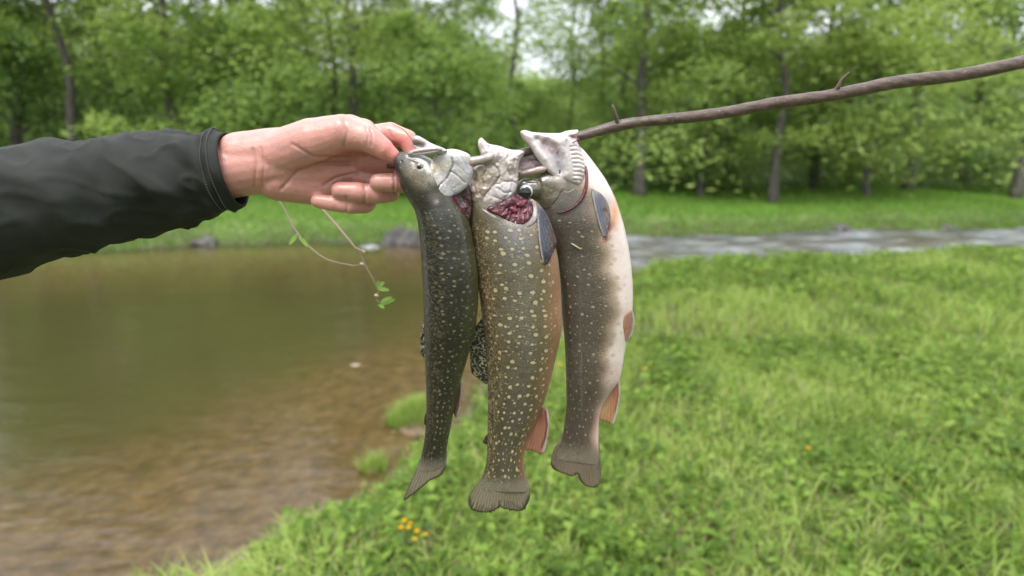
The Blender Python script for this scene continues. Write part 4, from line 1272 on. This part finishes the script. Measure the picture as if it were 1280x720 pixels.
# bits of dry grass stuck to the right fish
m = NT('straw'); m.pbr((.46, .40, .25), .7); M_straw = m.m
def straw(pts, wd, z, label):
    P = smooth_path(pts, 8)
    zz = frontz(BR, P) if z is None else np.full(len(P), z)
    V = W(P[:, 0], P[:, 1], YR); V[:, 1] -= (zz + 1.6) * PXM
    V2, F2 = tube(V, np.array([.3, .8, 1, 1, .9, 1, .8, .3]) * wd * PXM, 7)
    o = mesh_obj('dry_grass_bit', V2, F2, M_straw)
    tag(o, label, 'straw')
straw([(711, 300), (715, 302.5), (719, 305), (723, 307.5)], 1.0, None, 'pale bit of straw stuck to the grey flank of the right trout')
straw([(702, 238), (707, 238.5), (711, 237), (715, 234.5)], .5, 30, 'thin pale straw lying across the cheek of the right trout')

# red line (a hook snell) through the jaw of the right fish
m = NT('red_line'); m.pbr((.42, .13, .10), .4); M_line = m.m
P = smooth_path([(694, 192), (697, 188), (704, 184), (711, 180), (718, 176.5), (719, 174)], 16)
V = W(P[:, 0], P[:, 1], YR); V[:, 1] -= np.linspace(22, 31, 16) * PXM
V2, F2 = tube(V, .75 * PXM, 7)
o = mesh_obj('snell_line', V2, F2, M_line)
tag(o, 'thin reddish line running from the open mouth of the right trout to the stick', 'line')

# =================================================================== stick
m = NT('twig_bark')
o_ = m.obj()
mp = m.n('ShaderNodeMapping'); mp.inputs['Scale'].default_value = (1, 3, 3); m.put(mp.inputs[0], o_)
n_ = m.noise(90, mp.outputs[0], 5, .65)
n2_ = m.noise(420, o_, 3)
m.pbr(m.mix(m.step(n2_, .62, .7, 0, .5), m.ramp(n_, [(0.3, (.045, .028, .020)), (0.55, (.105, .068, .052)), (0.75, (.18, .125, .10))]), (.24, .19, .16)), .5, m.bump(n_, .6, .0015), Coat_Weight=.15)
M_twig = m.m
stk = empty('wooden_stick', tuple(W(842, 149, .47)))
tag(stk, 'brown barked stick pushed through the gills of all three trout, with thorn-like side shoots', 'stick')
SP = [(484, 207, .462), (505, 206, .462), (560, 203, .462), (620, 197, .466), (665, 188, .470), (713, 173.5, .470), (742, 165.5, .470), (770, 158, .470), (800, 152.5, .468), (842, 148.5, .466),
      (905, 141, .466), (970, 129, .468), (1040, 119, .470), (1120, 103, .474), (1210, 92, .478), (1330, 66, .482)]
P = smooth_path([list(W(a, b, c)) for a, b, c in SP], 220)
rd = np.interp(np.linspace(0, 15, 220), range(16), np.array([3.4, 3.9, 4.4, 4.7, 5.2, 5.6, 5.8, 6.9, 6.0, 6.5, 6.8, 7.3, 7.0, 7.6, 7.5, 8.0])) * .00067
rd *= 1 + .035 * np.sin(np.arange(220) * .9) * np.sin(np.arange(220) * .23)
V, Fl = tube(P, rd, 20)
mesh_obj('stem', V, Fl, M_twig, stk)
P = smooth_path([list(W(772, 156, .468)), list(W(771, 150, .466)), list(W(768.5, 141, .464)), list(W(765.5, 131, .463))], 12)
V, Fl = tube(P, np.array([5.0, 3.6, 2.9, 2.6, 2.4, 2.3, 2.1, 2.0, 1.9, 1.7, 1.5, .9]) * .00065, 12)
mesh_obj('side_shoot', V, Fl, M_twig, stk)
P = smooth_path([list(W(1040, 118, .470)), list(W(1047, 110, .468)), list(W(1052, 100, .466)), list(W(1062, 90, .464))], 12)
V, Fl = tube(P, np.linspace(3.8, .9, 12) * .00065, 10)
mesh_obj('side_shoot', V, Fl, M_twig, stk)
# thin hair-like shoot by the fingers
P = smooth_path([list(W(519, 180, .45)), list(W(511, 169, .448)), list(W(503, 161, .446)), list(W(490, 154.5, .444))], 14)
V, Fl = tube(P, np.linspace(1.0, .55, 14) * .00064, 6)
o = mesh_obj('grass_stalk', V, Fl, M_straw)
tag(o, 'thin curved grass stalk poking up between the fingers and the left trout', 'grass stalk')

# =================================================================== person: hand, wrist, forearm
def capsule(parts, a, b, ra, rb, n=20):
    """closed tapered limb between two (px,py,z) points, radii in px"""
    def w3(p):
        v = W(np.array([p[0]]), np.array([p[1]]), .455)[0]; v[1] -= p[2] * PXM; return v
    A, B = w3(a), w3(b)
    ax = B - A; L = np.linalg.norm(ax); ax /= L
    ra *= PXM; rb *= PXM
    pts, rad = [], []
    for t in np.linspace(-1, -.05, 7):
        pts.append(A + ax * ra * math.sin(t * math.pi / 2)); rad.append(ra * math.cos(t * math.pi / 2) + 1e-5)
    for t in np.linspace(0, 1, 9):
        pts.append(A + ax * L * t); rad.append(ra + (rb - ra) * t)
    for t in np.linspace(.05, 1, 7):
        pts.append(B + ax * rb * math.sin(t * math.pi / 2)); rad.append(rb * math.cos(t * math.pi / 2) + 1e-5)
    pts = np.array(pts)
    t_ = ax; ref = np.array([.3, .2, .9]); u = np.cross(t_, ref); u /= np.linalg.norm(u); v = np.cross(t_, u)
    an = np.linspace(0, 2 * np.pi, n, endpoint=False)
    V = pts[:, None] + np.array(rad)[:, None, None] * (np.cos(an)[None, :, None] * u + np.sin(an)[None, :, None] * v)
    V = V.reshape(-1, 3); k = len(pts)
    Fl = [(i * n + j, i * n + (j + 1) % n, (i + 1) * n + (j + 1) % n, (i + 1) * n + j) for i in range(k - 1) for j in range(n)]
    Fl.append(tuple(range(n))[::-1]); Fl.append(tuple(range((k - 1) * n, k * n)))
    parts.append((V, Fl))


def chain(parts, pts):
    for a, b in zip(pts[:-1], pts[1:]):
        capsule(parts, a[:3], b[:3], a[3], b[3])


hp = []
# forearm and wrist
chain(hp, [(130, 238, 22, 44), (230, 222, 8, 38), (300, 211, -2, 34), (345, 204, -8, 33)])
chain(hp, [(300, 196, -2, 30), (350, 188, -4, 28)])
# palm
chain(hp, [(345, 200, -10, 33), (400, 190, -30, 28), (448, 180, -44, 22)])
chain(hp, [(345, 214, -10, 30), (400, 216, -32, 27), (445, 210, -46, 20)])
chain(hp, [(345, 225, -8, 27), (395, 236, -28, 24), (432, 240, -40, 18)])
chain(hp, [(380, 205, -24, 30), (430, 200, -44, 22)])
# thenar and thumb
chain(hp, [(350, 192, 0, 29), (395, 176, 8, 27), (432, 166, 12, 21.5), (462, 173, 14, 16.5), (482, 186, 14, 13.5), (493, 194, 13, 9.5)])
chain(hp, [(395, 176, 0, 25), (438, 166, 3, 22), (455, 166, 2, 17)])
# index
chain(hp, [(448, 176, -24, 20), (485, 166, -14, 13.5), (508, 174, -10, 12), (515, 192, -8, 10.5), (511, 208, -2, 9.5), (502, 216, 2, 8.5)])
# middle
chain(hp, [(448, 200, -34, 19), (500, 206, -34, 13.5), (522, 220, -26, 12.5), (512, 229, -10, 12.5), (492, 229, 0, 12.5), (474, 227.5, 4, 11)])
# ring
chain(hp, [(440, 222, -38, 18), (476, 236, -36, 13), (483, 242, -22, 12.5), (468, 243, -6, 12.5), (446, 240, 2, 12.5), (426, 238, 4, 11)])
# little finger
chain(hp, [(430, 242, -34, 16), (452, 256, -32, 11), (452, 258, -18, 10.5), (436, 257.5, -4, 10.5), (415, 254, 1, 10), (398, 251, 2, 9)])
V, Fl = join(hp)
tmp = mesh_obj('tmp_hand', V, Fl, None) if False else None
me = bpy.data.meshes.new('tmp'); me.from_pydata(V.tolist(), [], Fl); me.update()
to = bpy.data.objects.new('tmp', me); C.objects.link(to)
md = to.modifiers.new('r', 'REMESH'); md.mode = 'VOXEL'; md.voxel_size = .0010; md.use_smooth_shade = True
md2 = to.modifiers.new('s', 'CORRECTIVE_SMOOTH') if False else to.modifiers.new('s', 'SMOOTH')
md2.iterations = 8; md2.factor = .6
dg = bpy.context.evaluated_depsgraph_get()
me2 = bpy.data.meshes.new_from_object(to.evaluated_get(dg))
n = len(me2.vertices); co = np.zeros(n * 3, np.float32); me2.vertices.foreach_get('co', co); co = co.reshape(-1, 3).astype(float)
fs = [tuple(p.vertices) for p in me2.polygons]
nrmv = np.zeros(n * 3, np.float32); me2.vertices.foreach_get('normal', nrmv); nrmv = nrmv.reshape(-1, 3).astype(float)
bpy.data.objects.remove(to)
# project back to photo pixels for local skin tones (flushed tips, paler back)
rel = co - np.array([0, 0, CAMZ])
dd = rel[:, 1] * cp - rel[:, 2] * sp
PXH = np.stack([640 + F * rel[:, 0] / dd, 360 - F * (rel[:, 1] * sp + rel[:, 2] * cp) / dd], -1)
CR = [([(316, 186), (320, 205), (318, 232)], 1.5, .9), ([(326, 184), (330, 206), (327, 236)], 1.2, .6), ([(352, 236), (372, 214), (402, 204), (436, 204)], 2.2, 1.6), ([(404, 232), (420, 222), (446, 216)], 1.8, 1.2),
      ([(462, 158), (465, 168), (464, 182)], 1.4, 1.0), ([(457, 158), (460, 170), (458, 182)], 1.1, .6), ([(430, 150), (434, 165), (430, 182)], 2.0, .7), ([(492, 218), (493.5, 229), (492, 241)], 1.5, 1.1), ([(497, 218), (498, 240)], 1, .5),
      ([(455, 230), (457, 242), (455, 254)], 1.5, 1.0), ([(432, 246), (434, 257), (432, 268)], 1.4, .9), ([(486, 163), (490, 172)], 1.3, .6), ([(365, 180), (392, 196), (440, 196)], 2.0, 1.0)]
front = nrmv[:, 1] < .15
for poly, wd, dep in CR:
    co -= nrmv * (dep * PXM * 1.5 * np.exp(-(seg_dist(PXH, poly) / wd) ** 2) * front)[:, None]
lump = np.array([mnoise.noise(Vector(c) * 70) + .5 * mnoise.noise(Vector(c) * 190) for c in co])
co += nrmv * (lump * .0003)[:, None]
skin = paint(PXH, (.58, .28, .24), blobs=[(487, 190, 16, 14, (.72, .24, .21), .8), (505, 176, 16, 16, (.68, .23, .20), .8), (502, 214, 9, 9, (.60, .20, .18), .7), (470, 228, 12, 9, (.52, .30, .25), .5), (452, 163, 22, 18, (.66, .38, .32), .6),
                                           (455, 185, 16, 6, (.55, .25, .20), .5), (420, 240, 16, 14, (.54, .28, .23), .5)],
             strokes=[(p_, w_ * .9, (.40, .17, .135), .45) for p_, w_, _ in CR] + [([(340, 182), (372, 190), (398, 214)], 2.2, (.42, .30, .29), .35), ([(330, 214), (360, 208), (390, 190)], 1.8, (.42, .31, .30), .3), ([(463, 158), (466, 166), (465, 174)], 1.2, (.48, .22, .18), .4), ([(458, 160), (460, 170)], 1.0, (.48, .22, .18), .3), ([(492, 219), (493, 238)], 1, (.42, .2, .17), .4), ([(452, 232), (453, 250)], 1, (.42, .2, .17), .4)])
m = NT('hand_skin')
tint = m.attr('tint', 'Color')
o_ = m.obj()
n1 = m.noise(60, o_, 4, .6); v1 = m.voro(900, o_); n3 = m.noise(220, o_, 4, .7)
mp = m.n('ShaderNodeMapping'); mp.inputs['Scale'].default_value = (1, .5, .35); m.put(mp.inputs[0], o_)
n4 = m.noise(160, mp.outputs[0], 3, .6)
gsc = m.math('MULTIPLY_ADD', n1, .45, .78)
mulv = m.n('ShaderNodeVectorMath', operation='SCALE'); m.put(mulv.inputs[0], tint); m.put(mulv.inputs['Scale'], gsc)
colr = m.mix(m.step(n3, .45, .75, 0, .25), mulv.outputs[0], (.50, .18, .14))
nrm = m.bump(m.math('ADD', m.math('MULTIPLY', v1.outputs['Distance'], .5), m.math('MULTIPLY', n4, 1.0)), .35, .0009)
m.pbr(colr, .36, nrm, Coat_Weight=.25, Coat_Roughness=.2, Subsurface_Weight=.25, Subsurface_Scale=.006)
m.bs.inputs['Subsurface Radius'].default_value = (1, .35, .2)
M_hand = m.m
person = empty('person', tuple(W(300, 211, .455)))
tag(person, 'outstretched left hand and sleeved forearm of a person gripping the thin end of the stick', 'person')
hb = mesh_obj('arm_and_hand', co, fs, M_hand, person, col=skin)
m = NT('fingernail'); m.pbr((.66, .40, .36), .25, Coat_Weight=.4); M_nail = m.m
def nail(ol, z, bend=0.0):
    puff('fingernail', ol, M_nail, person, .455, T=1.1, R=2.5, zoff=z, sp=1.0, base=(.7, .5, .45), bendf=lambda P: bend * (P[:, 0] - ol[0][0]))
nail([(484, 181), (489, 181.5), (495, 186), (499, 192), (500, 197), (497, 197.5), (491, 191), (486, 186)], 23.6, -.40)
# sleeve
m = NT('jacket_cloth')
o_ = m.obj(); n_ = m.noise(30, o_, 4, .6); wv = m.n('ShaderNodeTexWave'); wv.inputs['Scale'].default_value = 500; m.put(wv.inputs[0], o_)
m.pbr(m.ramp(n_, [(0.3, (.007, .009, .007)), (0.7, (.019, .022, .017))]), .8, m.bump(m.math('ADD', n_, m.math('MULTIPLY', wv.outputs['Fac'], .15)), .4, .002))
M_cloth = m.m
spine = smooth_path([(292, 212, -1), (255, 218, 4), (180, 232, 16), (80, 252, 34), (-40, 280, 60), (-230, 330, 110), (-420, 400, 175), (-560, 480, 250)], 150)
rr_ = np.interp(np.linspace(0, 7, 150), range(8), [45, 50, 57, 66, 78, 94, 108, 118])
NA = 96
an = np.linspace(0, 2 * np.pi, NA, endpoint=False)
Vs = []
for layer in (0, 1):
    for i in (range(150) if layer == 0 else range(40, -1, -1)):
        pxx, pyy, zz = spine[i]
        c0 = W(np.array([pxx]), np.array([pyy]), .455)[0]; c0[1] -= zz * PXM
        j = min(i + 1, 149); i0 = max(j - 1, 0)
        a_ = W(np.array([spine[i0][0]]), np.array([spine[i0][1]]), .455)[0]; a_[1] -= spine[i0][2] * PXM
        b_ = W(np.array([spine[j][0]]), np.array([spine[j][1]]), .455)[0]; b_[1] -= spine[j][2] * PXM
        t_ = (b_ - a_) / np.linalg.norm(b_ - a_)
        u = np.cross(t_, [0, 1, 0]); u /= np.linalg.norm(u); v = np.cross(t_, u)
        for q, a in enumerate(an):
            fold = 3.2 * (1 - 2.2 * abs(mnoise.noise(Vector((i * .06 + .9 * math.sin(a + .6), math.cos(a) * .9, math.sin(a) * .9 + 4))))) * min(1, i / 30) + 3.2 * mnoise.noise(Vector((i * .09 + .8 * math.sin(a * 1.0), math.cos(a) * 1.3, math.sin(a) * 1.3))) + 2.0 * mnoise.noise(Vector((i * .2 + 1.3 * math.sin(a + 1), math.cos(a) * 2, math.sin(a) * 2 + 7)))
            fold *= min(1, .25 + i / 14)
            cuff = 1.6 * (8 < i < 10) * -1 + (1.0 if i <= 8 else 0)
            crs = (1 - abs(mnoise.noise(Vector((i * .13 + 1.6 * math.sin(a * 1.0 + 2), math.cos(a) * 1.6 + 3, math.sin(a) * 1.6)))) * 5)
            fold += 1.5 * max(0, crs) ** 2 * min(1, max(0, i - 10) / 12)
            r_ = (rr_[i] + fold * 1.9 + cuff - (0 if layer == 0 else 3)) * PXM
            Vs.append(c0 + r_ * (math.cos(a) * u + math.sin(a) * v))
Vs = np.array(Vs)
nrow = 150 + 41
idx = np.arange(nrow * NA).reshape(nrow, NA)
order = list(range(149, -1, -1)) + [190 - k for k in range(0, 41)] if False else None
Fq = []
for i in range(149):
    for j in range(NA):
        Fq.append((i * NA + j, i * NA + (j + 1) % NA, (i + 1) * NA + (j + 1) % NA, (i + 1) * NA + j))
b0 = 150 * NA   # inner layer rows run from ring 40 down to ring 0
for i in range(40):
    for j in range(NA):
        Fq.append((b0 + i * NA + j, b0 + i * NA + (j + 1) % NA, b0 + (i + 1) * NA + (j + 1) % NA, b0 + (i + 1) * NA + j))
last = b0 + 40 * NA
for j in range(NA):
    Fq.append((last + j, last + (j + 1) % NA, (j + 1) % NA, j))
slv = mesh_obj('sleeve', Vs, Fq, M_cloth, person)
# stitched seams: one along the sleeve, two round the cuff
m = NT('stitching'); m.pbr((.07, .075, .062), .7); M_st = m.m
prt = []
for k_ in range(2, 148, 2):
    q0, q1 = Vs[k_ * NA + 58], Vs[(k_ + 1) * NA + 58]
    o0 = np.array([0, -.0006, 0]); prt.append(tube([q0 + o0, (q0 + q1) / 2 + o0 * 1.6, q1 + o0], [.0003, .0005, .0003], 5))
for ring in (7, 12):
    for k_ in range(0, NA, 1):
        q0 = Vs[ring * NA + k_]; q1 = Vs[ring * NA + (k_ + 1) % NA]; c_ = Vs[ring * NA:(ring + 1) * NA].mean(0)
        e_ = (q0 - c_) / np.linalg.norm(q0 - c_) * .0005
        prt.append(tube([q0 + (q1 - q0) * .1 + e_, q0 + (q1 - q0) * .75 + e_], [.00045, .00045], 5))
V, Fl = join(prt)
mesh_obj('seam_stitching', V, Fl, M_st, slv)

# =================================================================== twig with young leaves at the left
m = NT('thin_twig'); m.pbr((.22, .17, .11), .7); M_ttwig = m.m
m = NT('young_leaf'); m.leafshade((.36, .50, .16), (.5, .7, .2), .45, .45); M_yleaf = m.m
m = NT('bud_scale'); m.pbr((.42, .33, .24), .7); M_bud = m.m
YT = .62
tw = empty('leafy_twig', tuple(W(438, 302, YT)))
tag(tw, 'thin drooping twig with a few fresh green leaves, left of the trout', 'twig')
def tw_tube(pts, r0, r1, name='twig_branch'):
    P = smooth_path([list(W(a, b, YT + c)) for a, b, c in pts], 24)
    V, Fl = tube(P, np.linspace(r0, r1, 24), 7)
    mesh_obj(name, V, Fl, M_ttwig, tw)
tw_tube([(-80, 270, .22), (60, 246, .16), (200, 222, .10), (310, 214, .06), (368, 232, .04), (402, 261, .03), (425, 287, .01), (441, 306, 0), (448, 316, 0), (452, 322, 0), (458, 335, 0), (464, 345, 0), (470, 357, 0), (474, 364, 0)], .0022, .0006)
tw_tube([(444, 309, 0), (449, 312, -.004), (454, 314.5, -.006)], .0009, .0007)
tw_tube([(300, 214, .065), (345, 246, .055), (372, 292, .04), (404, 322, .02), (438, 331.5, 0), (446, 332, -.003), (452, 330, -.004)], .0011, .0006)
def leaf(pts, wd, z=0.0):
    """pts: base and tip in photo px"""
    (x0_, y0_), (x1_, y1_) = pts
    a = np.array([x1_ - x0_, y1_ - y0_], float); L = np.hypot(*a); a /= L; b = np.array([-a[1], a[0]])
    rows = []
    for t in np.linspace(0, 1, 8):
        ww = wd * math.sin(math.pi * min(t * .92 + .04, 1)) ** .8
        c = np.array([x0_, y0_]) + a * L * t
        for s_, dz in ((-1, 2.0), (-.5, .6), (0, 0), (.5, .6), (1, 2.0)):
            p = c + b * ww * s_
            q = W(p[0], p[1], YT); q = np.array(q); q[1] -= (dz + 5 * t * t + z) * PXM * .6
            rows.append(q)
    V = np.array(rows)
    Fl = [(i * 5 + j, i * 5 + j + 1, (i + 1) * 5 + j + 1, (i + 1) * 5 + j) for i in range(7) for j in range(4)]
    o = mesh_obj('leaf', V, Fl, M_yleaf, tw)
    sm = o.modifiers.new('thickness', 'SOLIDIFY'); sm.thickness = .0003
    return o
for pts, wd in (([(470, 359), (481, 352.5)], 2.6), ([(471, 361), (487, 362)], 2.4), ([(475, 379), (490, 371)], 2.8), ([(475, 381), (494, 373.5)], 2.3), ([(473, 381), (481, 384)], 1.9), ([(470, 357), (474, 351)], 1.4),
                ([(372, 292), (362, 306)], 2.6), ([(374, 296), (386, 308)], 2.4)):
    leaf(pts, wd)
tw_tube([(474, 364, 0), (471, 368, 0), (470, 372, 0), (474, 379, 0)], .0007, .0006)
for (bx, by) in ((470.5, 369.5), (454, 315), (452.5, 330.3)):
    c0 = W(bx, by, YT)
    V, Fl = tube([c0 + np.array([-.0022, 0, .0010]), c0 + np.array([-.001, 0, .0005]), c0 + np.array([.001, -.0005, -.0002]), c0 + np.array([.0026, -.001, -.0008])], [.0006, .0019, .0019, .0004], 8)
    mesh_obj('bud', V, Fl, M_bud, tw)
# fallen leaf on the water
x, y, _ = G(445, 456, WATER_Z + .004)
V = np.array([(x + .05 * math.cos(a) * (1 - .3 * abs(math.sin(a))), y + .03 * math.sin(a), WATER_Z + .006 + .004 * math.cos(2 * a)) for a in np.linspace(0, 2 * np.pi, 13)[:-1]])
V = np.vstack([V, [(x, y, WATER_Z + .004)]])
o = mesh_obj('fallen_leaf', V, [(i, (i + 1) % 12, 12) for i in range(12)], M_bud)
sm = o.modifiers.new('thickness', 'SOLIDIFY'); sm.thickness = .001
tag(o, 'pale dry leaf floating on the brown water left of the trout', 'leaf')
